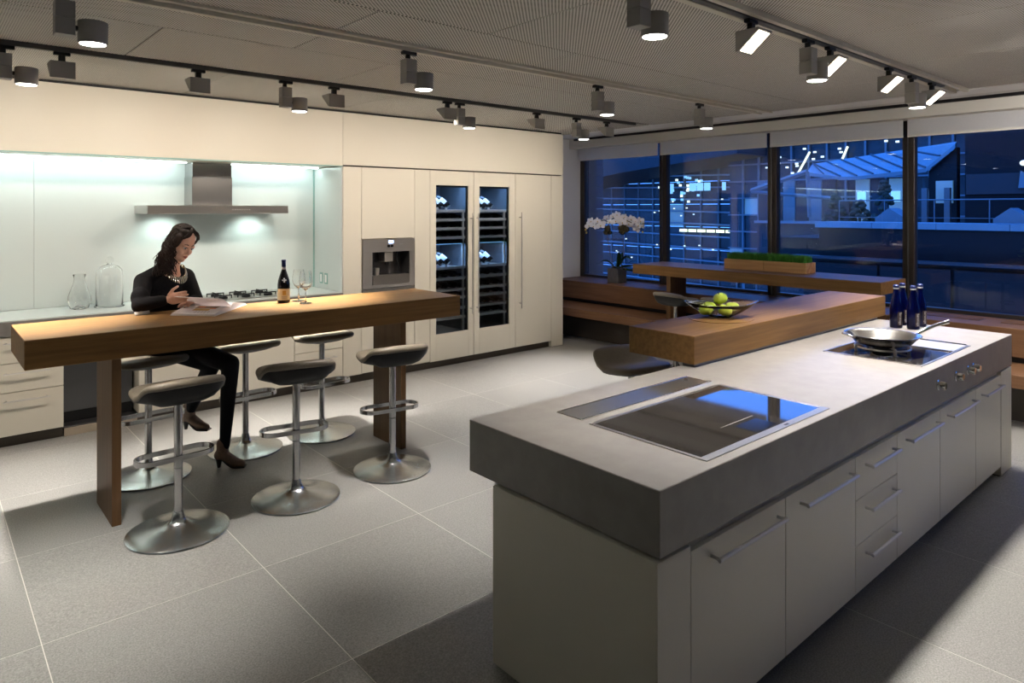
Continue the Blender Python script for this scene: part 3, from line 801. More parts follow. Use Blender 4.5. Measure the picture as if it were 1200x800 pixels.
# fruit bowl and apples
bx, by, bz = 3.87, 2.40, 1.0945
t = thing('fruit_bowl', 'oval clear glass bowl holding green apples on the oak bar', 'bowl', (bx, by, bz))
ro = Matrix.Rotation(R(-42), 3, 'Z')
def oval(prof, n=40):
    b = B(); bm = b.bm; rings = []
    for r, z in prof:
        if r < 1e-6:
            rings.append([bm.verts.new((0, 0, z))]); continue
        ring = []
        for k in range(n):
            a = 2 * math.pi * k / n
            tip = 1 + .30 * max(0, abs(math.cos(a)) ** 6) * (r / .17)
            v = ro @ Vector((r * 1.04 * math.cos(a) * tip, r * .82 * math.sin(a), z + .014 * abs(math.cos(a)) ** 6 * (r / .17) ** 2))
            ring.append(bm.verts.new(v))
        rings.append(ring)
    for a, c in zip(rings, rings[1:]):
        for k in range(n):
            if len(a) == 1: bm.faces.new((a[0], c[(k + 1) % n], c[k]))
            elif len(c) == 1: bm.faces.new((a[k], a[(k + 1) % n], c[0]))
            else: bm.faces.new((a[k], a[(k + 1) % n], c[(k + 1) % n], c[k]))
    bmesh.ops.translate(bm, vec=(bx, by, bz), verts=bm.verts)
    return b
obj('glass_body', oval([(0, 0), (.06, 0), (.065, .004), (.10, .020), (.145, .055), (.170, .082), (.172, .085), (.166, .084), (.140, .060), (.096, .026), (.06, .008), (0, .008)]), M['tableglass'], t, 60)
obj('rim', oval([(.166, .083), (.173, .084), (.174, .088), (.168, .088), (.166, .083)]), M['bowlglass'], t, 60)
apple0 = None
for (dx, dy, dz, rz, lab) in ((-.085, .055, .050, .3, 'green apple in the glass bowl at the pointed end nearest the mint wall'), (-.010, -.035, .046, 2.0, 'front green apple in the glass bowl'), (.085, -.030, .056, 4.0, 'green apple in the glass bowl nearest the windows, partly under another'), (.060, .042, .108, 1.2, 'topmost green apple in the glass bowl'), (.005, .088, .052, 5, 'green apple in the glass bowl hidden behind the others')):
    if apple0 is None:
        apple0 = thing('apple', lab, 'apple', (bx + dx, by + dy, bz + dz), 'green apples in the bowl')
        pr = []
        for k in range(15):
            a = math.pi * k / 14
            r = .046 * math.sin(a) * (1 + .06 * math.cos(a)); z = -.036 * math.cos(a)
            if k > 11: z -= .010 * ((k - 11) / 3) ** 1.5
            if k < 3: z += .005 * ((3 - k) / 3)
            pr.append((r if 0 < k < 14 else 0, z))
        obj('flesh', B().lathe(pr, (0, 0, 0), 20), M['apple'], apple0, 60, local=True)
        obj('stem', B().tube([(0, 0, .022), (.002, 0, .034), (.006, 0, .044)], .002, 6), M['stem_brown'], apple0, local=True)
        o = apple0
    else:
        o = dup(apple0, (bx + dx, by + dy, bz + dz), None, lab)
    o.rotation_euler = (rnd.uniform(-.35, .35), rnd.uniform(-.35, .35), rz)

# blue water bottles
wb = None
def curved_text(string, size, rad, zmid, ang):
    bm = text_shape(string, size)
    bmesh.ops.subdivide_edges(bm, edges=[e for e in bm.edges if e.calc_length() > .012], cuts=1)
    for v in bm.verts:
        x, y = v.co.x, v.co.y
        a = ang + y / rad           # lettering runs downwards, its height wraps round the glass
        v.co = Vector((rad * math.cos(a), rad * math.sin(a), zmid - x))
    b = B(); b.bm.free(); b.bm = bm
    return b
for x, y, lab in ((5.374, 1.898, 'blue glass water bottle nearest the oak bar'), (5.53, 1.91, 'blue glass water bottle standing behind the others'), (5.404, 1.795, 'front blue glass water bottle above the pan handle'), (5.565, 1.803, 'blue glass water bottle nearest the window vents')):
    if wb is None:
        wb = thing('water_bottle', lab, 'bottle', (x, y, .92), 'blue water bottles on the island')
        prof = [(0, 0), (.038, 0), (.042, .006), (.043, .12), (.041, .15), (.032, .20), (.021, .25), (.017, .28), (.017, .296), (0, .296)]
        obj('glass_body', B().lathe(prof, (0, 0, 0), 24), M['blueglass'], wb, 50, local=True)
        obj('collar', B().lathe([(.0175, .280), (.0195, .281), (.0195, .289), (.0175, .290)], (0, 0, 0), 20), M['label_white'], wb, 40, local=True)
        obj('cap', B().lathe([(.0175, .290), (.0205, .291), (.0195, .306), (.012, .312), (0, .313)], (0, 0, 0), 20), M['cap_blue'], wb, 40, local=True)
        lb = B(); bm = lb.bm; a0, a1 = R(-142), R(-92); rings = []
        for k in range(9):
            a = a0 + (a1 - a0) * k / 8
            rings.append([bm.verts.new((.0434 * math.cos(a), .0434 * math.sin(a), z)) for z in (.022, .118)])
        for u, v in zip(rings, rings[1:]): bm.faces.new((u[0], v[0], v[1], u[1]))
        lo_ = obj('label', lb, M['label_brown'], wb, 60, local=True)
        obj('lettering', curved_text('Saratoga', .026, .0437, .070, R(-116)), M['label_white'], lo_, local=True)
        o = wb
    else:
        o = dup(wb, (x, y, .92), None, lab)
    o.rotation_euler = (0, 0, R(rnd.uniform(-6, 6)))

# ------------------------------------------------------------------ bar stools
def seat_top(x, y):
    """height of the saddle: flat front (+y), dip, raised rear lip (-y)"""
    s = max(0.0, min(1.0, (-y - .02) / .14)); s = s * s * (3 - 2 * s)
    d = math.exp(-((y + .0) / .075) ** 2)
    return .803 + .072 * s - .012 * d - .010 * (x / .23) ** 2 * s
def seat_pt(rho, a):
    p = 0.52
    x = .228 * math.copysign(abs(math.cos(a)) ** p, math.cos(a)) * rho
    y = .195 * math.copysign(abs(math.sin(a)) ** p, math.sin(a)) * rho
    if y < 0: x *= 1 - .07 * (-y / .195) ** 2
    return x, y
def make_stool(label):
    t = thing('bar_stool', label, 'stool', (0, 0, 0), 'swivel bar stools')
    obj('base', B().lathe([(0, 0), (.262, 0), (.264, .004), (.262, .010), (.245, .016), (.17, .027), (.10, .040), (.06, .052), (.040, .066), (.031, .090), (.026, .115), (0, .115)], (0, 0, 0), 56), M['base_steel'], t, 35, local=True)
    obj('pole', B().cyl((0, 0, .10), (0, 0, .352), .0225, n=20).cyl((0, 0, .356), (0, 0, .722), .0225, n=20), M['pole_steel'], t, 40, local=True)
    obj('pole_joint', B().cyl((0, 0, .345), (0, 0, .362), .0215, n=20), M['dark_steel'], t, 40, local=True)
    L, W = .125, .078
    path = []
    for k in range(13):
        a = -math.pi / 2 + math.pi * k / 12; path.append((L + W * math.cos(a), .054 + W * math.sin(a), .41))
    for k in range(13):
        a = math.pi / 2 + math.pi * k / 12; path.append((-L + W * math.cos(a), .054 + W * math.sin(a), .41))
    obj('footrest', B().band(path, .010, .026), M['pole_steel'], t, 40, local=True)
    n = 44
    # cushion
    b = B(); bm = b.bm; rings = []
    for rho, dz in ((0, 0), (.2, 0), (.4, 0), (.6, 0), (.78, 0), (.90, -.001), (.96, -.005), (.993, -.014), (1.0, -.024), (.99, -.033), (.965, -.040), (.90, -.042)):
        if rho == 0: rings.append([bm.verts.new((0, 0, seat_top(0, 0)))]); continue
        ring = []
        for k in range(n):
            x, y = seat_pt(rho, 2 * math.pi * k / n)
            ring.append(bm.verts.new((x, y, seat_top(x, y) + dz)))
        rings.append(ring)
    for a, c in zip(rings, rings[1:]):
        for k in range(n):
            if len(a) == 1: bm.faces.new((a[0], c[k], c[(k + 1) % n]))
            else: bm.faces.new((a[k], c[k], c[(k + 1) % n], a[(k + 1) % n]))
    obj('seat_cushion', b, M['leather'], t, 50, local=True)
    b = B(); bm = b.bm; rings = []
    for rho, qr, qf in ((.97, 0, 0), (.95, .16, .04), (.89, .46, .14), (.78, .72, .33), (.60, .90, .60), (.36, .98, .85), (.14, 1.0, 1.0), (0, 1.0, 1.0)):
        if rho == 0: rings.append([bm.verts.new((0, 0, .716))]); continue
        ring = []
        for k in range(n):
            x, y = seat_pt(rho, 2 * math.pi * k / n)
            xr, yr = seat_pt(.97, 2 * math.pi * k / n)
            zr = seat_top(xr, yr) - .036
            q = qf + (qr - qf) * max(0, min(1, .35 - 1.1 * math.sin(2 * math.pi * k / n)))
            ring.append(bm.verts.new((x, y, zr + (.716 - zr) * q)))
        rings.append(ring)
    for a, c in zip(rings, rings[1:]):
        for k in range(n):
            if len(c) == 1: bm.faces.new((a[k], a[(k + 1) % n], c[0]))
            else: bm.faces.new((a[k], a[(k + 1) % n], c[(k + 1) % n], c[k]))
    obj('seat_shell', b, M['black_shell'], t, 50, local=True)
    return t
st = None
for x, y, a, lab in ((1.097, 4.056, 2, 'taupe bar stool in front of the bar beside its near leg panel'),
                     (1.773, 4.05, -12, 'middle taupe bar stool in front of the long oak bar'),
                     (2.464, 4.06, -10, 'taupe bar stool in front of the far leg panel of the oak bar'),
                     (1.175, 5.03, 184, 'bar stool the seated woman is perched on'),
                     (1.849, 5.12, 182, 'bar stool behind the oak bar beside the woman\'s knees'),
                     (2.44, 5.09, 180, 'bar stool behind the oak bar near the far leg panel'),
                     (3.47, 2.80, 168, 'taupe stool behind the island\'s oak breakfast bar'),
                     (6.30, 4.465, -92, 'taupe bar stool at the window table beside its leg'),
                     (6.30, 3.86, -88, 'taupe bar stool at the window table behind the fruit bowl')):
    if st is None: st = make_stool(lab); o = st; o.location = (x, y, 0)
    else: o = dup(st, (x, y, 0), None, lab)
    o.rotation_euler = (0, 0, R(a))

# ------------------------------------------------------------------ lamps on the tracks
down0 = wash0 = None
def downlight(x, y, z, label, power=1.0, col=NEUTRAL, beam=60):
    global down0
    if down0 is None:
        t = thing('track_spotlight', label, 'spotlight', (0, 0, 0), 'round track spotlights')
        obj('adapter', B().box(-.05, .05, -.016, .016, -.022, .0, .003).cyl((-.008, 0, -.055), (-.008, 0, -.02), .016, n=12), M['lamp_black'], t, 40, local=True)
        obj('driver_box', B().box(-.040, .036, -.036, .036, -.125, -.05, .002).box(-.040, .036, -.036, .036, -.200, -.127, .002), M['lamp_grey'], t, local=True)
        obj('joint', B().cyl((.03, 0, -.16), (.07, 0, -.16), .012, n=10), M['lamp_black'], t, 40, local=True)
        hd = obj('lamp_head', B().lathe([(.0, -.120), (.056, -.120), (.060, -.124), (.060, -.218), (.058, -.221), (.053, -.221), (.052, -.212), (0, -.212)], (.108, 0, 0), 28), M['lamp_grey'], t, 40, local=True)
        obj('lens', B().lathe([(.0, -.2135), (.0515, -.2135), (.0515, -.2225), (0, -.2225)], (.108, 0, 0), 28), M['glow'], hd, local=True)
        t.location = (x, y, z); down0 = t
    else:
        t = dup(down0, (x, y, z), None, label)
    light_at('SPOT', 'spot_beam', (x + .108, y, z - .228), DOWN_W * power, col, spot_size=R(beam), spot_blend=.8, shadow_soft_size=.045)
    return t
def washer(x, y, z, label, turn, power, col=NEUTRAL, spread=150):
    global wash0
    if wash0 is None:
        t = thing('wall_washer', label, 'floodlight', (0, 0, 0), 'box shaped track floodlights')
        obj('adapter', B().box(-.045, .045, -.016, .016, -.020, .0, .003), M['lamp_black'], t, local=True)
        obj('neck', B().box(-.018, .018, -.014, .014, -.065, -.02, .002), M['lamp_black'], t, local=True)
        bd = obj('housing', B().poly([(-.066, -.05, -.062), (-.066, .078, -.062), (-.066, .078, -.070), (-.066, -.036, -.165), (-.066, -.05, -.165)], (.132, 0, 0)), M['lamp_grey'], t, local=True)
        a = Vector((0, .072, -.0755)); c = Vector((0, -.030, -.1605)); nrm = Vector((0, .64, -.768)) * .0015
        obj('lamp_glass', B().poly([Vector((-.052, 0, 0)) + a, Vector((-.052, 0, 0)) + c, Vector((.052, 0, 0)) + c, Vector((.052, 0, 0)) + a], nrm), M['glow_warm'], bd, local=True)
        t.location = (x, y, z); wash0 = t
    else:
        t = dup(wash0, (x, y, z), None, label)
    t.rotation_euler = (0, 0, R(180) if turn else 0)
    s = -1 if turn else 1
    n = Vector((0, .64 * s, -.768))
    p = Vector((x, y + .021 * s, z - .118)) + n * .006
    light_at('AREA', 'flood_beam', p, power, col, n.to_track_quat('-Z', 'Y').to_euler(), shape='RECTANGLE', size=.10, size_y=.12, spread=R(spread))
    return t
zl = 2.752
for x, lab, pw in ((.40, 'round spotlight on the cabinet wall rail, at the cropped frame edge', 1.5), (2.12, 'round spotlight on the cabinet wall rail above the niche end', 2.2), (3.765, 'round spotlight on the cabinet wall rail above the coffee machine', 1),
               (5.319, 'round spotlight on the cabinet wall rail above the refrigerator', 1.5), (-1.3, 'added round spotlight on the cabinet wall rail outside the picture', 1)):
    downlight(x, 5.03, zl, lab, pw)  # last spotlight is added beyond the frame for room light
for x, lab in ((.687, 'box floodlight on the cabinet wall rail, first from the frame edge'), (1.49, 'box floodlight on the cabinet wall rail above the hood chimney'), (2.516, 'box floodlight on the cabinet wall rail above the niche corner'),
               (3.624, 'box floodlight on the cabinet wall rail above the coffee machine'), (4.732, 'box floodlight on the cabinet wall rail above the wine cabinets'), (5.801, 'last box floodlight on the cabinet wall rail, near the window corner'), (-.4, 'added box floodlight on the cabinet wall rail outside the picture')):
    washer(x, 5.03, zl, lab, False, WALLWASH_W, WARM)  # last floodlight is added out of view to lift the ambient
for x, lab, pw in ((-1.4, 'added round spotlight on the beige ceiling beam outside the picture', 1.2), (.50, 'large round spotlight above the near end of the oak bar', 1.0), (2.29, 'round spotlight on the beige ceiling beam above the bar', 1.0), (4.027, 'round spotlight on the beige ceiling beam, second from the windows', 1.0), (5.421, 'round spotlight on the beige ceiling beam nearest the windows', .55)):
    downlight(x, 3.58, 2.748, lab, pw, NEUTRAL, 55)  # first spotlight, out of view, is added to fill floor and end panel
for x, lab, pw in ((2.32, 'round spotlight above the near end of the stone island', .38), (3.863, 'round spotlight above the island between two lit floodlights', .32), (5.484, 'round spotlight above the island\'s window end', .50)):
    downlight(x, 1.83, zl, lab, pw, NEUTRAL, 72)
for x, lab in ((3.233, 'glaring box floodlight above the island, first on its rail'), (4.146, 'lit box floodlight above the island, second on its rail'), (5.053, 'lit box floodlight above the island, third on its rail'), (5.904, 'lit box floodlight above the island, nearest the windows')):
    washer(x, 1.83, zl, lab, True, WASH_W, NEUTRAL, 132)

tag(obj('lighting_track', B().box(X0 + .5, 6.30, -.318, -.282, 2.752, 2.779, .002), M['track_dark']), 'added dark ceiling rail outside the picture, carrying the light for the blinds', 'track')  # unseen rail and its floodlight, added to brighten the blinds
for x, y, lab in ((6.2, -.3, 'added box floodlight outside the picture, brightening the blinds'),):
    t = washer(x, y, zl, lab, False, 0.01)
    t.rotation_euler = (0, 0, R(-75))
    n = Vector((.64 * math.sin(R(75)), .64 * math.cos(R(75)), -.30)).normalized()
    light_at('AREA', 'flood_beam', Vector((x, y, zl - .118)) + n * .08, 42, NEUTRAL, n.to_track_quat('-Z', 'Y').to_euler(), shape='RECTANGLE', size=.10, size_y=.12, spread=R(150))

downlight(.55, 1.83, zl, 'added round spotlight outside the picture, brightening the face of the reading woman', 0.0)  # unseen fixture and aimed beam, added to light the woman's face
ad_ = Vector((1.42, 5.0, 1.42)) - Vector((.66, 1.83, 2.52))
light_at('SPOT', 'added_face_beam', (.66, 1.83, 2.52), 95, NEUTRAL, ad_.to_track_quat('-Z', 'Y').to_euler(), spot_size=R(15), spot_blend=1.0, shadow_soft_size=.05)

# ------------------------------------------------------------------ things on the bar and counter
zb = 1.094
t = thing('wine_bottle', 'dark red wine bottle with cream label standing on the oak bar', 'bottle', (2.041, 4.88, zb))
obj('glass_body', B().lathe([(0, 0), (.040, 0), (.044, .005), (.044, .135), (.040, .165), (.028, .205), (.018, .235), (.0145, .25), (.0145, .305), (0, .305)], (2.041, 4.88, zb), 28), M['wine_glass_dark'], t, 50)
obj('capsule', B().lathe([(.0150, .262), (.0152, .303), (.0165, .304), (.0165, .314), (.012, .316), (0, .316)], (2.041, 4.88, zb), 20), M['cap_blue'], t, 40)
obj('neck_band', B().lathe([(.0165, .246), (.0158, .262)], (2.041, 4.88, zb), 20), M['label_white'], t, 40)
def label_patch(cx, cy, z0, z1, rad, ac, half, n=12):
    b = B(); bm = b.bm; rings = []
    for k in range(n + 1):
        a = R(ac - half + 2 * half * k / n)
        rings.append([bm.verts.new((cx + rad * math.cos(a), cy + rad * math.sin(a), z)) for z in (z0, z1)])
    for u, v in zip(rings, rings[1:]): bm.faces.new((u[0], v[0], v[1], u[1]))
    return b
lb = obj('label', label_patch(2.041, 4.88, zb + .022, zb + .105, .0444, -112, 80), M['wine_label'], t, 60)
obj('crest', label_patch(2.041, 4.88, zb + .060, zb + .092, .0446, -108, 16, 5), M['ink_ochre'], lb, 60)
for k in range(2): obj('print_line', label_patch(2.041, 4.88, zb + .036 + k * .010, zb + .039 + k * .010, .0446, -108, 26, 6), M['ink_grey'], lb, 60)
em = B()
for dx, dz in ((0, .011), (0, -.011), (.011, 0), (-.011, 0), (0, 0)):
    em.poly([(dx - .006, 0, dz), (dx, 0, dz - .006), (dx + .006, 0, dz), (dx, 0, dz + .006)], (0, -.001, 0))
e = obj('emblem', em, M['label_white'], t, local=True)
e.location = (-.0118, -.0370, .168); e.rotation_euler = (R(-14), 0, R(-20))

def goblet(x, y, label):
    t = thing('wine_glass', label, 'glass', (x, y, zb), 'wine glasses on the bar')
    obj('glass_body', B().lathe([(0, .002), (.042, .0), (.042, .003), (.012, .007), (.0045, .014), (.0042, .09), (.010, .098), (.030, .112), (.046, .145), (.048, .165), (.042, .205), (.036, .235), (.0348, .235), (.0408, .205), (.0468, .165), (.0448, .146), (.029, .1135), (.008, .101), (0, .1)], (x, y, zb), 28), M['tableglass'], t, 60)
goblet(2.165, 4.90, 'clear wine glass right behind the dark wine bottle')
goblet(2.150, 4.745, 'clear wine glass nearer the front edge of the bar')
t = thing('glass_carafe', 'clear glass carafe with bulging belly on the back counter', 'carafe', (1.04, 6.70, .946))
obj('glass_body', B().lathe([(0, .03), (.020, .028), (.045, .010), (.055, .0), (.070, .006), (.086, .06), (.084, .10), (.060, .175), (.042, .225), (.040, .255), (.048, .285), (.046, .287), (.038, .256), (.040, .225), (.057, .176), (.080, .10), (.081, .062), (.060, .012), (.02, .034), (0, .035)], (1.04, 6.70, .946), 36), M['tableglass'], t, 60)
t = thing('glass_cloche', 'tall clear glass cloche with knob on the back counter', 'cloche', (1.257, 6.68, .946))
obj('dome', B().lathe([(.100, .0), (.104, .004), (.104, .27), (.096, .315), (.072, .345), (.038, .358), (.020, .362), (.014, .370), (.014, .36), (.036, .352), (.070, .339), (.092, .311), (.100, .27), (.100, .0)], (1.257, 6.68, .946), 36), M['tableglass'], t, 60)
obj('knob', B().ell((1.257, 6.68, 1.345), (.032, .032, .030)), M['tableglass'], t, 60)
obj('tray', B().lathe([(0, .0), (.113, .0), (.115, .012), (.112, .014), (0, .010)], (1.257, 6.68, .946), 36), M['tableglass'], t, 60)

# open cookery book
Bc = Vector((1.445, 4.55, zb)); uu = Vector((.655, .756, 0)); vv = Vector((-.67, .742, 0)); W_, H_ = .262, .295
t = thing('open_book', 'large open picture book with a page being turned on the bar', 'book', tuple(Bc))
def pt(a, b, z): return Bc + uu * a + vv * b + Vector((0, 0, z))
obj('cover', B().sheet([[pt(a, b, .004) for b in (-.006, H_ + .006)] for a in (-.006, W_ * 2 + .006)], .004), M['paper'], t)
def prof_l(s): return .012 + .020 * math.sin(min(1, s / .9) * math.pi / 2) - (.026 * max(0, (s - .86) / .14) ** 2)
L_ = [[pt(W_ * s, b, prof_l(s)) for b in (0, H_)] for s in [k / 14 for k in range(15)]]
def block(rows):
    b = B(); bm = b.bm
    A = [[bm.verts.new(p) for p in r] for r in rows]; D = [[bm.verts.new(Vector((p.x, p.y, zb + .0045))) for p in r] for r in rows]
    for i in range(len(A) - 1):
        bm.faces.new((A[i][0], A[i][1], A[i + 1][1], A[i + 1][0])); bm.faces.new((D[i][0], D[i + 1][0], D[i + 1][1], D[i][1]))
        bm.faces.new((A[i][0], A[i + 1][0], D[i + 1][0], D[i][0])); bm.faces.new((A[i][1], D[i][1], D[i + 1][1], A[i + 1][1]))
    bm.faces.new((A[0][0], D[0][0], D[0][1], A[0][1])); bm.faces.new((A[-1][0], A[-1][1], D[-1][1], D[-1][0]))
    return b
lp = obj('page_block', block(L_), M['page'], t, 40)
rp = obj('page_block', block([[pt(W_ * 2 - W_ * s, b, prof_l(s) + .012 * s) for b in (0, H_)] for s in [k / 14 for k in range(15)]]), M['page'], t, 40)
def picture(name, s0, s1, b0, b1, m):
    n = 5
    rows_ = [[pt(W_ * s, b, prof_l(s) + .0012) for b in (b0, b1)] for s in [s0 + (s1 - s0) * k / n for k in range(n + 1)]]
    obj(name, B().sheet(rows_, .0006), M[m], lp)
picture('printed_picture', .30, .50, .08, .19, 'ink_ochre'); picture('printed_picture', .55, .80, .05, .20, 'ink_brown')
picture('printed_picture', .60, .72, .14, .185, 'ink_orange'); picture('printed_picture', .48, .54, .05, .09, 'ink_orange')
for k in range(5): picture('text_line', .10, .26, .06 + k * .022, .066 + k * .022, 'ink_grey')
tp = []
for k in range(13):
    s = k / 12
    tp.append([pt(W_ * (1 - .88 * s), b, 0.026 + .078 * math.sin(min(1, s * 1.15) * math.pi / 2) + .012 * (b / H_) * s) for b in [H_ * q / 4 for q in range(5)]])
obj('turning_page', B().sheet(tp, .0006), M['thin_page'], t, 60)

# ------------------------------------------------------------------ white orchid on the bench ledge
ox, oy, oz = 7.43, 6.25, .75
rv = Vector((CS, -SN, 0))
t = thing('potted_orchid', 'white moth orchid in a square grey pot on the window bench', 'potted plant', (ox, oy, oz))
obj('pot', B().box(ox - .095, ox + .095, oy - .095, oy + .095, oz + .001, oz + .205, .004), M['pot'], t)
obj('moss', B().ell((ox, oy, oz + .205), (.085, .085, .02)), M['moss'], t, 60)
def leaf(a, length, width, rise):
    d = Vector((math.cos(a), math.sin(a), 0)); s = Vector((-d.y, d.x, 0)); g = []
    for k in range(9):
        f = k / 8
        c = Vector((ox, oy, oz + .20)) + d * (.02 + length * f) + Vector((0, 0, rise * math.sin(f * 2.3)))
        wd = width * math.sin(math.pi * min(.98, .12 + .86 * f)) ** .7
        g.append([c + s * wd * q + Vector((0, 0, .25 * wd * q * q * 2)) for q in (-1, -.5, 0, .5, 1)])
    return B().sheet(g, .003)
for a, l, wd, rs in ((3.9, .24, .045, .03), (-.5, .27, .05, .02), (4.9, .20, .045, .16), (2.3, .22, .045, .10), (-1.15, .26, .045, -.03), (.6, .24, .05, .06), (4.4, .12, .04, .22)):
    obj('leaf', leaf(a, l, wd, rs), M['leaf'], t, 60)
def opt(a, z, d=0): return Vector((ox, oy, oz)) + rv * a + Vector((SN, CS, 0)) * d + Vector((0, 0, z))
s1 = [opt(-.05, .2), opt(-.10, .42), opt(-.13, .60), opt(-.14, .72), opt(-.10, .84), opt(-.18, .88), opt(-.30, .84), opt(-.42, .78)]
s2 = [opt(.05, .2), opt(.10, .42), opt(.08, .60), opt(.10, .72), opt(.02, .86), opt(.14, .87), opt(.25, .82), opt(.34, .74)]
for s_ in (s1, s2): obj('stem', B().tube(s_, .006, 6), M['orchid_stem'], t, 60)
obj('tie_bar', B().cyl(opt(-.16, .61), opt(.10, .61), .005, n=6), M['stem_brown'], t)
for c in (opt(-.13, .74), opt(.09, .755)):
    b = B()
    for k in range(9): b.ell(c + Vector((rnd.uniform(-.035, .035), rnd.uniform(-.035, .035), rnd.uniform(-.05, .045))), rnd.uniform(.03, .048), None, 8, 6)
    obj('moss_clump', b, M['moss'], t, 60)
fl0 = None
spots = [(-.40, .80), (-.36, .86), (-.33, .79), (-.28, .86), (-.24, .80), (-.20, .84), (-.14, .90), (-.10, .85), (-.06, .93), (-.02, .86), (.00, .95), (.03, .89), (.07, .84), (.10, .92), (.13, .86), (.17, .82), (.20, .89), (.22, .80), (.26, .86), (.29, .80), (.28, .74), (.32, .86), (.35, .79)]
for k, (a, z) in enumerate(spots):
    if fl0 is None:
        b = B()
        for q, (ang, lr, wr) in enumerate(((90, .040, .022), (210, .038, .020), (330, .038, .020), (10, .040, .032), (170, .040, .032))):
            v = Vector((math.cos(R(ang)) * .028, -.004 * (q > 2), math.sin(R(ang)) * .028))
            b.ell(v, (lr, .005, wr), Matrix.Rotation(-R(ang), 3, 'Y'), 10, 6)
        fl0 = obj('flower', b, M['petal'], t, 60, local=True)
        obj('flower_lip', B().ell((0, -.010, -.006), (.009, .010, .011), None, 8, 6), M['petal_core'], fl0, 60, local=True)
        o = fl0
    else:
        o = fl0.copy(); C.objects.link(o); o.parent = t
        c_ = fl0.children[0].copy(); C.objects.link(c_); c_.parent = o
    o.location = rv * a + Vector((SN, CS, 0)) * rnd.uniform(-.05, .05) + Vector((0, 0, z))
    o.rotation_euler = (rnd.uniform(-.3, .35), rnd.uniform(-.5, .5), -math.atan2(SN, CS) + rnd.uniform(-.6, .6))
    s = rnd.uniform(.78, 1.05); o.scale = (s, s, s)
for a, z in ((-.44, .74), (.37, .83), (.36, .71), (-.43, .70)):
    obj('bud', B().ell(opt(a, z), (.013, .013, .017), None, 8, 6), M['petal_core'], t, 60)

# ------------------------------------------------------------------ grass planter on the window table
px0, px1, py0, py1, pz = 7.10, 7.325, 3.39, 4.36, 1.094
t = thing('grass_planter', 'long pale wooden planter box of green grass on window table', 'planter', (7.21, 3.87, pz))
for ya, yb in ((py0, 3.868), (3.872, py1)):
    obj('board', B().box(px0, px0 + .018, ya, yb, pz, pz + .112, .0015), M['pale_wood'], t)
    obj('board', B().box(px1 - .018, px1, ya, yb, pz, pz + .112, .0015), M['pale_wood'], t)
obj('end_board', B().box(px0 + .018, px1 - .018, py0, py0 + .018, pz, pz + .112, .0015), M['end_grain'], t)
obj('end_board', B().box(px0 + .018, px1 - .018, py1 - .018, py1, pz, pz + .112, .0015), M['end_grain'], t)
obj('soil', B().box(px0 + .018, px1 - .018, py0 + .018, py1 - .018, pz + .02, pz + .095), M['soil'], t)
b = B(); bm = b.bm
for k in range(5200):
    x = rnd.uniform(px0 + .022, px1 - .022); y = rnd.uniform(py0 + .022, py1 - .022)
    h_ = rnd.uniform(.075, .112); a = rnd.uniform(0, 6.28); l = rnd.uniform(0, .022); w2 = .0028
    dx, dy = math.cos(a), math.sin(a)
    v0 = bm.verts.new((x - dy * w2, y + dx * w2, pz + .09)); v1 = bm.verts.new((x + dy * w2, y - dx * w2, pz + .09))
    v2 = bm.verts.new((x + dx * l * .4 + dy * w2 * .7, y + dy * l * .4 - dx * w2 * .7, pz + .09 + h_ * .6)); v3 = bm.verts.new((x + dx * l * .4 - dy * w2 * .7, y + dy * l * .4 + dx * w2 * .7, pz + .09 + h_ * .6))
    v4 = bm.verts.new((x + dx * l, y + dy * l, pz + .09 + h_))
    bm.faces.new((v0, v1, v2, v3)); bm.faces.new((v3, v2, v4))
g = obj('grass', b, M['blade'], t); g['kind'] = 'stuff'

# ------------------------------------------------------------------ the woman reading at the bar
V = Vector
pn = thing('person', 'woman with dark curly hair in black sweater, turning a page of the open book', 'person', (1.27, 5.05, 0))
Hc = V((1.385, 5.035, 1.540))
ph = R(27); az = R(-66)
F = V((math.cos(az) * math.cos(ph), math.sin(az) * math.cos(ph), -math.sin(ph)))
Lf = V((-math.sin(az), math.cos(az), 0)); U = F.cross(Lf)
roll = R(-9)
Lf, U = Lf * math.cos(roll) + U * math.sin(roll), U * math.cos(roll) - Lf * math.sin(roll)
HR = Matrix((F, Lf, U)).transposed()
S_ = .90
def hp(f, l, u): return Hc + (F * f + Lf * l + U * u) * S_
# skin: head, neck, chest, forearm and hands as one continuous surface
b = B()
b.ell(hp(-.012, 0, .035), (.098 * S_, .076 * S_, .100 * S_), HR)
b.ell(hp(.030, 0, -.030), (.062 * S_, .060 * S_, .078 * S_), HR)
b.ell(hp(.038, 0, -.075), (.046 * S_, .046 * S_, .042 * S_), HR)
b.ell(hp(.066, 0, -.100), (.022 * S_, .024 * S_, .018 * S_), HR)
for s in (-1, 1):
    b.ell(hp(.058, .036 * s, -.032), (.026 * S_, .024 * S_, .024 * S_), HR)
    b.ell(hp(.074, .031 * s, .018), (.016 * S_, .024 * S_, .010 * S_), HR)
    b.ell(hp(-.010, .078 * s, -.005), (.016 * S_, .008 * S_, .028 * S_), HR)
    b.cone(hp(.088, .011 * s, -.030), .009 * S_, hp(.092, .010 * s, -.034), .007 * S_, 8)
b.cone(hp(.080, 0, .012), .009 * S_, hp(.105, 0, -.030), .011 * S_, 10)
b.ell(hp(.084, 0, -.060), (.010 * S_, .024 * S_, .012 * S_), HR)
b.cone(hp(-.015, 0, -.06), .050, V((1.340, 5.105, 1.395)), .050, 16)
b.cone(V((1.340, 5.105, 1.40)), .052, V((1.320, 5.135, 1.325)), .085, 16)
shR, shL = V((1.155, 5.085, 1.295)), V((1.450, 5.165, 1.305))
elR, elL = V((1.105, 4.945, 1.152)), V((1.470, 5.02, 1.150))
wrR, wrL = V((1.250, 4.905, 1.180)), V((1.440, 4.970, 1.152))
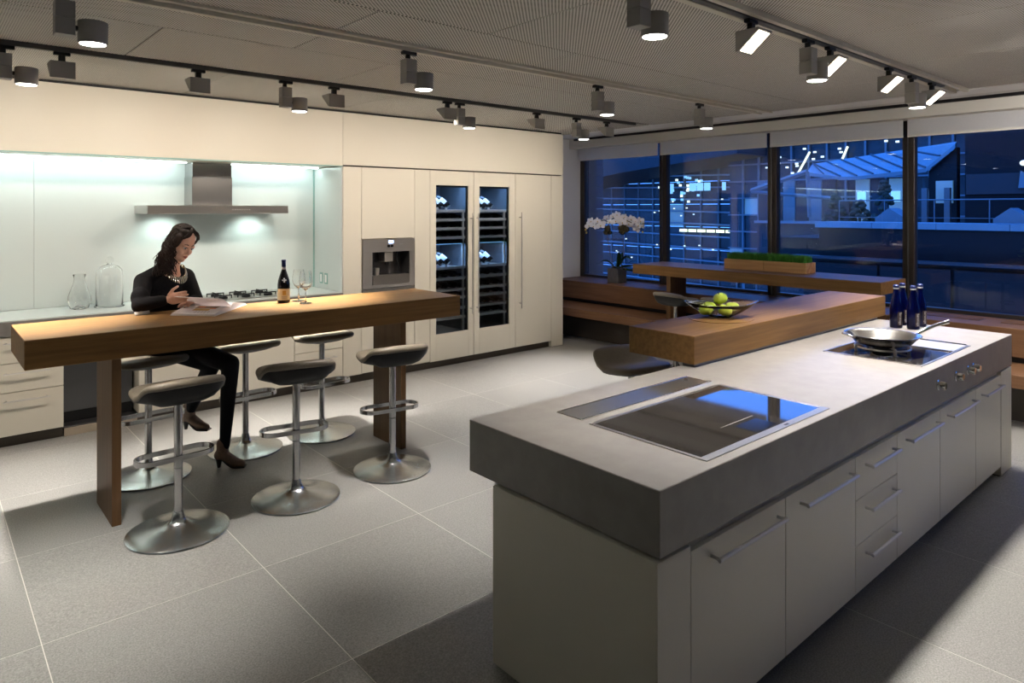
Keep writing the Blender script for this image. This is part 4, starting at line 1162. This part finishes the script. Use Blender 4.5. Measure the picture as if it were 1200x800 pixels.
b.cone(V((1.315, 5.130, 1.30)), .055, shR, .040, 14); b.cone(V((1.315, 5.130, 1.30)), .055, shL, .040, 14)
b.cone(V((1.315, 5.130, 1.32)), .075, V((1.29, 5.15, 1.0)), .075, 16)
b.cone(shR, .045, elR, .036, 14); b.cone(elR, .036, wrR, .023, 14)
b.cone(shL, .045, elL, .036, 14); b.cone(elL, .036, wrL, .023, 14)
# right hand: palm, four bent fingers, thumb
D = V((.86, -.46, .16)).normalized(); up = V((-.10, .10, 1)).normalized(); nr = D.cross(up).normalized(); up = nr.cross(D)
def hand(wr, D, up, nr, curl):
    pc = wr + D * .050
    b.ell(pc, (.048, .017, .040), Matrix((D, nr, up)).transposed(), 12, 8)
    b.cone(wr, .021, wr + D * .02, .022, 10)
    for k, (o_, l) in enumerate(((.029, .070), (.010, .078), (-.010, .073), (-.028, .058))):
        p0 = wr + D * .080 + up * o_
        d1 = (D + nr * curl * .35 + up * o_ * 2.0).normalized(); d2 = (D + nr * curl * 1.0).normalized(); d3 = (D * .6 + nr * curl * 1.2).normalized()
        p1 = p0 + d1 * l * .48; p2 = p1 + d2 * l * .32; p3 = p2 + d3 * l * .26
        b.cone(p0 - D * .02, .0098, p1, .0085, 8); b.cone(p1, .0086, p2, .0078, 8); b.cone(p2, .0078, p3, .0066, 8)
    q0 = wr + D * .025 + up * .026; q1 = q0 + (D * .65 + up * .8).normalized() * .042 - nr * .004; q2 = q1 + (D * .95 + up * .45).normalized() * .036
    b.cone(q0, .014, q1, .0105, 8); b.cone(q1, .0105, q2, .0082, 8)
hand(wrR, D, up, nr, .75)
DL = V((-.62, -.72, -.05)).normalized(); nrl = V((0, 0, -1)); upl = DL.cross(nrl).normalized()
hand(wrL, DL, V((-.72, .62, 0)).normalized(), V((0, 0, -1)), .22)
fuse('body', b, M['skin'], pn, .0042, 2)
# face details
eb = B()
for s in (-1, 1):
    eb.tube([hp(.080, .012 * s, .026), hp(.084, .028 * s, .034), hp(.074, .048 * s, .028)], [.0026, .0034, .0018], 6)
obj('eyebrows', eb, M['hair'], pn, 60)
ey = B()
for s in (-1, 1): ey.ell(hp(.0755, .030 * s, .004), (.009 * S_, .016 * S_, .0085 * S_), HR, 12, 8)
obj('eyes', ey, M['label_white'], pn, 60)
ir = B()
for s in (-1, 1):
    ir.ell(hp(.0805, .030 * s, .000), (.005 * S_, .0075 * S_, .0065 * S_), HR, 10, 8)
    ir.tube([hp(.083, .012 * s, .005), hp(.0875, .030 * s, .0105), hp(.078, .048 * s, .005)], [.0015, .0026, .0018], 6)
obj('lashes', ir, M['hair'], pn, 60)
lp_ = B().tube([hp(.087, -.022, -.062), hp(.0965, -.006, -.0605), hp(.0965, .006, -.0605), hp(.087, .022, -.062)], [.002, .0046, .0046, .002], 8)
lp_.tube([hp(.0865, -.020, -.063), hp(.0955, 0, -.0710), hp(.0865, .020, -.063)], [.002, .0056, .002], 8)
obj('lips', lp_, M['lip'], pn, 60)
# hair: cap and curls
b = B()
b.ell(hp(-.030, 0, .052), (.098 * S_, .090 * S_, .094 * S_), HR)
b.ell(hp(-.050, 0, .0), (.080 * S_, .088 * S_, .090 * S_), HR)
b.ell(hp(-.004, .022, .102), (.052 * S_, .058 * S_, .036 * S_), HR)
b.ell(hp(-.004, -.030, .099), (.052 * S_, .050 * S_, .034 * S_), HR)
b.ell(hp(-.02, .068, .02), (.05 * S_, .022 * S_, .06 * S_), HR)
b.ell(hp(-.040, -.060, -.05), (.055 * S_, .040 * S_, .07 * S_), HR)
b.ell(hp(.020, -.080, .030), (.040 * S_, .020 * S_, .060 * S_), HR)
b.cone(hp(-.02, -.080, -.04), .038, V((1.262, 5.045, 1.400)), .034, 12)
b.cone(hp(-.02, -.07, -.06), .036, V((1.295, 5.02, 1.375)), .026, 12)
hc = fuse('hair', b, M['hair'], pn, .007, 2)
hr = B()
r2 = random.Random(3)
for k in range(260):
    # roots over the crown and the near side, falling behind the shoulder
    f0, l0, u0 = r2.uniform(-.09, -.005), r2.uniform(-.09, .03), r2.uniform(.055, .12)
    n_ = V((f0 + .02, l0, u0 - .03)).normalized()
    st_ = hp(-.02 + n_.x * .104, n_.y * .094, .04 + n_.z * .100)
    side = r2.random()
    end = V((1.225 + .090 * side + r2.uniform(-.03, .03), 5.045 - .075 * side + r2.uniform(-.03, .02), r2.uniform(1.325, 1.45)))
    mid = hp(-.03 + r2.uniform(-.05, .05), -.108 + r2.uniform(-.025, .015), -.02 + r2.uniform(-.03, .03))
    pth = []
    phs, amp, fr_ = r2.uniform(0, 6.28), r2.uniform(.008, .018), r2.uniform(13, 20)
    for q in range(19):
        f = q / 18
        p = st_ * (1 - f) ** 2 + mid * 2 * f * (1 - f) + end * f * f
        a = phs + f * fr_
        pth.append(p + (rv * math.cos(a) + V((SN, CS, 0)) * math.sin(a)) * amp * min(1, f * 2.0))
    hr.tube(pth, [.0042 * (1 - .55 * q / 18) for q in range(19)], 4)
for k in range(150):
    # crown strands running back from the parting
    l0 = r2.uniform(-.14, .14); pth = []
    for q in range(12):
        f = q / 11
        n_ = V((math.sin(.35 - 1.5 * f), (l0 * (1 + .6 * f)) * 9, math.cos(.35 - 1.5 * f))).normalized()
        pth.append(hp(-.025 + n_.x * .100, n_.y * .093, .05 + n_.z * .098) + V((0, 0, .004 * math.sin(f * 9 + k))))
    hr.tube(pth, [.0040 * (1 - .4 * q / 11) for q in range(12)], 4)
for sd in (1, -1):
    for k in range(26):
        j0, j1 = r2.uniform(-.012, .012), r2.uniform(-.010, .010)
        if sd > 0: ctl = [(.010, .005, .140), (.056 + j0, .030, .124 + j1 * .6), (.064 + j1 * .6, .056 + j0 * .6, .088), (.044, .076, .050 + j0), (.012, .084, .005), (-.01, .082, -.05)]
        else: ctl = [(.010, .005, .140), (.058 + j0, -.030, .124 + j1), (.066 + j1, -.064 + j0, .088), (.030, -.088, .045 + j0), (-.005, -.098, -.01), (-.02, -.10, -.07)]
        P6 = [hp(*c) for c in ctl]; pth = []
        for q in range(16):
            f = q / 15 * 4.999; m_ = int(f); g_ = f - m_
            a0_, a1_, a2_, a3_ = P6[max(0, m_ - 1)], P6[m_], P6[min(5, m_ + 1)], P6[min(5, m_ + 2)]
            pth.append(.5 * ((2 * a1_) + (a2_ - a0_) * g_ + (2 * a0_ - 5 * a1_ + 4 * a2_ - a3_) * g_ * g_ + (3 * a1_ - a0_ - 3 * a2_ + a3_) * g_ ** 3) + V((0, 0, .004 * math.sin(f * 3 + k))))
        hr.tube(pth, [.0045 * (1 - .4 * q / 15) for q in range(16)], 4)
obj('curls', hr, M['hair'], hc, 70)
# sweater
b = B()
T = Matrix.Rotation(R(17), 3, 'Z')
b.ell(V((1.295, 5.14, 1.19)), (.155, .110, .18), T); b.ell(V((1.285, 5.145, 1.02)), (.145, .115, .17), T); b.ell(V((1.275, 5.145, .91)), (.160, .125, .10), T)
b.ell(V((1.305, 5.125, 1.255)), (.145, .095, .095), T)
b.cone(V((1.258, 5.115, 1.340)), .058, shR, .056, 14); b.cone(V((1.376, 5.150, 1.340)), .056, shL, .055, 14)
b.cone(shR, .058, elR + V((0, 0, .003)), .052, 14); b.cone(elR, .052, wrR - (wrR - elR).normalized() * .02, .036, 14)
b.cone(shL, .056, elL, .050, 14); b.cone(elL, .050, wrL, .034, 14)
b.ell(V((1.115, 4.985, 1.20)), (.058, .06, .07))
fuse('sweater', b, M['blackfabric'], pn, .007, 3)
obj('shirt_cuff', B().tube([elR + V((-.030, -.012, -.058)), elR + V((.0, -.02, -.050)), elR + V((.05, -.02, -.043))], [.022, .026, .014], 12), M['white_cloth'], pn, 60)
# trousers: seat, two thighs, two shins
hipR, hipL = V((1.225, 5.09, .868)), V((1.32, 5.15, .868))
knL, anL = V((1.640, 4.825, .715)), V((1.610, 4.850, .150))
knR, anR = V((1.560, 4.955, .700)), V((1.470, 5.165, .345))
b = B()
b.ell(V((1.27, 5.14, .885)), (.160, .120, .085), T)
b.cone(hipL, .084, knL, .060, 16); b.cone(knL, .060, knL * .62 + anL * .38, .052, 16); b.cone(knL * .62 + anL * .38, .052, anL, .034, 16)
b.cone(hipR, .084, knR, .060, 16); b.cone(knR, .060, knR * .6 + anR * .4, .052, 16); b.cone(knR * .6 + anR * .4, .052, anR, .036, 16)
fuse('trousers', b, M['trouser'], pn, .007, 3)
def boot(an, toe, sole_z, name):
    d = V((toe.x - an.x, toe.y - an.y, 0)).normalized()
    b = B()
    b.cone(an + V((0, 0, .045)), .041, an + V((0, 0, -.02)), .040, 14)
    hl = V((an.x, an.y, sole_z)) - d * .025
    b.cone(an + V((0, 0, -.01)), .042, hl + V((0, 0, .085)), .034, 14)
    ball = V((toe.x, toe.y, sole_z)) - d * .07
    b.cone(hl + d * .03 + V((0, 0, .085)), .036, ball + V((0, 0, .036)), .033, 14)
    b.cone(ball + V((0, 0, .034)), .034, V((toe.x, toe.y, sole_z + .022)) - d * .015, .021, 14)
    f = fuse(name, b, M['boot'], pn, .005, 2)
    obj('boot_heel', B().cyl(hl + V((0, 0, .001)), hl + V((0, 0, .075)), .011, .025, 12), M['heel'], f, 40)
    g = [[hl + d * (.02 + s * ((ball - hl).length + .055)) + V((-d.y, d.x, 0)) * q * (.024 + .012 * math.sin(s * 2.6)) + V((0, 0, .062 * max(0, 1 - s / .55) ** 1.5 + .006)) for q in (-1, 0, 1)] for s in [k / 8 for k in range(9)]]
    obj('boot_sole', B().sheet(g, .006), M['heel'], f, 60)
boot(V((1.60, 4.860, .120)), V((1.720, 4.775, 0)), 0.0, 'boot')
boot(V((1.470, 5.165, .335)), V((1.570, 5.060, .215)), .215, 'boot')
# necklace of gold drops
nk = B()
c0 = V((1.335, 5.085, 1.375))
axu = V((math.cos(R(-75)), math.sin(R(-75)), 0)); axs = V((-axu.y, axu.x, 0))
for k in range(25):
    a = R(-105 + 210 * k / 24)
    p = c0 + axs * .070 * math.sin(a) + axu * (.020 + .085 * math.cos(a)) + V((0, 0, .015 - .075 * max(0, math.cos(a))))
    o_ = (axs * math.sin(a) + axu * math.cos(a))
    ln = .020 + .020 * max(0, math.cos(a))
    nk.cone(p, .0050, p + o_ * .010 + V((0, 0, -ln)), .0035, 6)
obj('necklace', nk, M['gold'], pn, 60)

# ------------------------------------------------------------------ the courtyard outside
r3 = random.Random(11)
def ext(name, label, cat, loc, group=None): return thing(name, label, cat, loc, group)
t = ext('glass_facade', 'blue glass facade with horizontal fins across the courtyard', 'building', (26, 19, -6))
FX = 26.0
def bow(y): return -.010 * (y - 17) ** 2 * .5
ys = [13.6 + k * .87 for k in range(14)]
for i, z in enumerate([-2.0 + .53 * k for k in range(15)]):
    b = B(); path = []
    zz = -1.0
    for y in [13.3 + 1.1 * q for q in range(12)]:
        path.append((FX - .25 - bow(y), y, z + .02 * (y - 19)))
    b2 = B(); b2.tube(path, .035, 4)
    obj('fin', b2, M['ext_fin'], t)
for y in ys:
    obj('mullion', B().box(FX - .08 - bow(y), FX + .05 - bow(y), y - .03, y + .03, -6, 6.2), M['ext_frame'], t)
for k in range(len(ys) - 1):
    for z in [-6 + 1.0 * q for q in range(12)]:
        ya, yb = ys[k] + .03, ys[k + 1] - .03
        m = M['ext_glass']
        if r3.random() < .07 and z > -2: m = M['lit_dim']
        obj('glass_panel', B().box(FX - bow(ya), FX + .04 - bow(ya), ya, yb, z + .01, z + .99), m, t)
for y, wd in ((16.42, .30), (16.78, .30), (17.12, .34), (15.68, .16), (18.3, .22), (18.75, .3)):
    obj('lit_window', B().box(FX - .36, FX - .33, y, y + wd, 2.58, 2.92), M['lit_cool'], t)
for k in range(8):
    obj('strip_lamp', B().box(FX - .32, FX - .28, 14.4 + k * .46, 14.4 + k * .46 + .38, .78, .90), M['lit_warm'], t)
for k in range(34):
    y = r3.gauss(17.9, .55); z = r3.gauss(2.75, .28)
    obj('spark_lamp', B().box(FX - .34, FX - .30, y, y + .12, z, z + .10), M['lit_cool'] if k % 3 else M['lit_spark'], t)
for k in range(26):
    y = r3.uniform(13.6, 24); z = r3.choice([r3.uniform(-.9, .4), r3.uniform(1.0, 2.2)])
    obj('spark_lamp', B().box(FX - .34, FX - .31, y, y + .08, z, z + .05), M['lit_spark'], t)
# dark roof slab sweeping above the facade
t = ext('canopy_roof', 'dark sweeping roof edge above the glass facade', 'roof', (22, 20, 3.3))
obj('roof_slab', B().poly([(22, 24, 2.55), (22, 18.2, 3.30), (22, 13.0, 3.75), (22, 13.0, 6.0), (22, 24, 6.0)], (3.5, 0, 0)), M['ext_wall'], t)
t = ext('brick_pier', 'narrow blue grey wall pier outside the first window', 'wall pier', (14, 14.0, 0))
for k in range(26):
    for h_ in range(4):
        obj('block', B().box(13.6, 14.3, 12.52 + h_ * .52, 12.52 + h_ * .52 + .508, -3 + k * .30, -3 + k * .30 + .285, .004), M['ext_wall'], t)
# upper glazed gallery behind the pavilion
t = ext('glazed_gallery', 'tall glazed gallery with a lit grid behind the slanted roof', 'building', (24, 9, 0))
for k in range(18):
    y = 3.0 + k * .64
    obj('mullion', B().box(23.9, 24.0, y - .03, y + .03, -3, 6.5), M['ext_frame'], t)
    for q in range(11):
        z = -1 + q * .64
        m = M['ext_glass'] if r3.random() > .10 else M['lit_dim']
        obj('glass_panel', B().box(24.0, 24.05, y + .03, y + .61, z + .02, z + .62), m, t)
for q in range(12): obj('transom', B().box(23.88, 24.0, 3.0, 14.5, -1 + q * .64 - .025, -1 + q * .64 + .025), M['ext_frame'], t)
for k in range(22):
    y, z = r3.uniform(8.2, 13), r3.uniform(3.0, 4.2)
    obj('spark_lamp', B().box(23.82, 23.86, y, y + .10, z, z + .06), M['lit_spark'], t)
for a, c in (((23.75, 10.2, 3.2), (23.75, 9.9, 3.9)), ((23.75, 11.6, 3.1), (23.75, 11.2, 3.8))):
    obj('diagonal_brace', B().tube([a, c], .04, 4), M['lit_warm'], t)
# pavilion with standing seam roof
t = ext('roof_pavilion', 'courtyard pavilion with pale blue slanted seam roof', 'building', (17, 7, 0))
e0, e1, e2 = V((16, 8.45, 2.50)), V((16, 6.70, 2.50)), V((16, 5.05, 2.62))
r0, r1, r2_ = V((17.2, 8.45, 2.78)), V((18.6, 8.3, 3.08)), V((18.6, 5.0, 3.34))
A_ = [V((15.6, 9.10, 2.40)), V((16.0, 6.70, 2.50)), V((16.0, 5.05, 2.64)), V((15.6, 4.45, 3.05)), V((17.6, 4.8, 3.38)), V((18.4, 8.3, 3.10))]
def roof_piece(pts, ext_v=(0, 0, -.08)): return B().poly(pts, ext_v)
ev = [(V((15.5, 8.5, 2.44)), V((18.2, 9.0, 3.02)))]
eave = [(0, V((16, 7.61, 2.66))), (.26, V((16, 6.70, 2.50))), (.78, V((16, 5.07, 2.64))), (1.0, V((15.6, 4.42, 3.08)))]
ridge = [(0, V((18, 8.42, 2.985))), (1.0, V((17.4, 4.90, 3.28)))]
def along(pl, q):
    for (qa, pa), (qb, pb) in zip(pl, pl[1:]):
        if q <= qb: return pa.lerp(pb, max(0, (q - qa) / (qb - qa)))
    return pl[-1][1]
qs = [k / 9 for k in range(10)]
for k in range(9):
    e0_, e1_ = along(eave, qs[k]), along(eave, qs[k + 1])
    g0, g1 = along(ridge, max(0, qs[k] - .22) if k < 9 else 1), along(ridge, max(0, qs[k + 1] - .22) if k < 8 else 1.0)
    pts_ = [e0_, e1_, g1, g0] if (g1 - g0).length > .01 else [e0_, e1_, g0]
    obj('roof_sheet', roof_piece(pts_), M['ext_roof'], t)
    if k < 8: obj('roof_seam', B().tube([e1_ + V((0, 0, .02)), g1 + V((0, 0, .02))], .018, 4), M['ext_seam'], t)
obj('edge_beam', B().tube([V((15, 8.49, 2.22)), V((15, 7.13, 2.62))], .055, 4), M['ext_pale'], t)
obj('edge_beam', B().tube([V((15, 8.49, 2.20)), V((15, 6.37, 2.00))], .04, 4), M['ext_pale'], t)
obj('edge_beam', B().tube([V((15, 7.13, 2.62)), V((15, 7.08, 1.60))], .045, 4), M['ext_pale'], t)
for k in range(6): obj('wall_panel', B().box(15.9, 16.0, 6.9 + k * .32, 6.9 + k * .32 + .30, 1.0, 2.46), M['ext_pale'] if k % 2 else M['ext_wall'], t)
obj('end_wall', B().box(15.75, 15.95, 8.3, 8.72, 1.5, 2.3).box(15.3, 15.5, 6.35, 6.55, 1.25, 1.95), M['ext_wall'], t)
for k in range(5):
    y = 6.62 - k * .36
    obj('window_bay', B().box(16.3, 16.34, y - .30, y, 1.3, 2.46), M['ext_glass'] if k not in (0, 2) else M['lit_dim'], t)
    if k in (0, 2, 4): obj('lit_window', B().box(16.24, 16.28, y - .24, y - .06, 1.95, 2.18), M['lit_cool'], t)
obj('gable', B().poly([V((16.1, 5.05, 2.58)), V((15.7, 4.42, 3.02)), V((15.7, 4.42, 1.3)), V((16.1, 5.05, 1.3))], (.2, 0, 0)), M['ext_dark'], t)
for y in (4.85, 4.45): obj('column', B().box(15.2, 15.3, y - .05, y + .05, 1.2, 2.2), M['ext_pale'], t)
obj('gable_window', B().box(15.55, 15.6, 4.45, 4.75, 1.9, 2.35), M['lit_dim'], t)
# terrace, parapet and railing
t = ext('terrace_parapet', 'broad dark terrace wall with a bright blue coping', 'wall', (12.4, 3.5, -1))
obj('wall', B().box(12.02, 12.5, -3, 5.50, -4, 1.46), M['ext_dark'], t)
for k in range(9): obj('coping', B().box(11.95, 12.75, -3 + k * .95, -3 + k * .95 + .945, 1.46, 1.56, .004), M['ext_roof'], t)
obj('lower_ledge', B().box(11.75, 12.02, -3, 5.9, .93, .97), M['ext_wall'], t)
obj('lower_wall', B().box(11.85, 12.02, -3, 5.7, -4, .93), M['ext_dark'], t)
for y in (4.7, 2.9): obj('hatch', B().poly([V((13.1, y + .28, 1.5)), V((13.1, y + .28, 1.62)), V((13.1, y + .05, 1.80)), V((13.1, y - .22, 1.62)), V((13.1, y - .22, 1.5))], (.5, 0, 0)), M['ext_roof'], t)
for k in range(8): obj('lower_bay', B().box(11.78, 11.85, -2.9 + k * 1.05, -2.9 + k * 1.05 + 1.0, -3, .86), M['ext_dark'], t)
t = ext('terrace_railing', 'thin steel railing along the far terrace', 'railing', (14, 3, 1.2))
obj('rail', B().tube([V((14, 6.0, 1.95)), V((14, -3, 1.95))], .014, 6), M['ext_frame'], t)
obj('rail', B().tube([V((14, 6.0, 1.62)), V((14, -3, 1.62))], .007, 6), M['ext_frame'], t)
for k in range(11): obj('post', B().cyl((14, 6.0 - k * .85, 1.252), (14, 6.0 - k * .85, 1.95), .010, n=6), M['ext_frame'], t)
t = ext('lower_terrace', 'dark lower terrace slab in the courtyard', 'terrace', (14, 7, .5))
obj('slab', B().box(12.5, 16.5, -3, 6.6, .9, 1.25), M['ext_dark'], t)
obj('slab_edge', B().box(15.6, 16.0, 6.62, 8.75, 1.44, 1.50).box(15.6, 16.0, 6.62, 8.75, .60, .66), M['ext_frame'], t)
obj('wall_face', B().box(15.75, 16.3, 6.62, 8.75, -4, 1.44), M['ext_wall'], t)
t = ext('dark_tower', 'dark block of building filling the last window pane', 'building', (15, 2, 0))
obj('wall', B().box(14.6, 20, -4, 3.98, 1.26, 7), M['ext_dark'], t)
obj('wall_panel', B().box(14.55, 14.6, 2.95, 3.95, 2.05, 2.42), M['ext_wall'], t)
obj('stair_lamp', B().ell((14.45, 3.05, 2.58), (.04, .07, .05), None, 12, 8), M['lit_spark'], t, 60)
obj('stair', B().poly([V((14.5, 3.12, 2.45)), V((14.5, 2.7, 2.15)), V((14.5, 3.15, 2.15))], (.06, 0, 0)), M['ext_roof'], t)
for z, y, hgt in ((1.36, 5.45, .95), (1.36, 6.42, .62), (1.36, 5.93, .5)):
    t = ext('courtyard_tree', 'dark %s conifer on the far terrace' % ('tall' if hgt > .9 else 'bushy' if hgt > .6 else 'low'), 'tree', (14.8, y, z), 'trees on the terrace')
    b = B()
    for k in range(40):
        f = r3.random(); a = r3.uniform(0, 6.28); rr_ = (.22 if hgt < .9 else .18) * (1 - f) + .03
        b.ell((14.8 + rr_ * math.cos(a) * .8, y + rr_ * math.sin(a), z + .1 + f * hgt), (.07, .07, .05), None, 6, 4)
    obj('crown', b, M['ext_tree'], t)
    obj('trunk', B().cyl((14.8, y, z - .1), (14.8, y, z + .3), .03, n=6), M['ext_tree'], t)
struct('ground_outside', B().box(7.8 + .3, 60, -30, 60, -6.2, -6.0), M['ext_dark'])
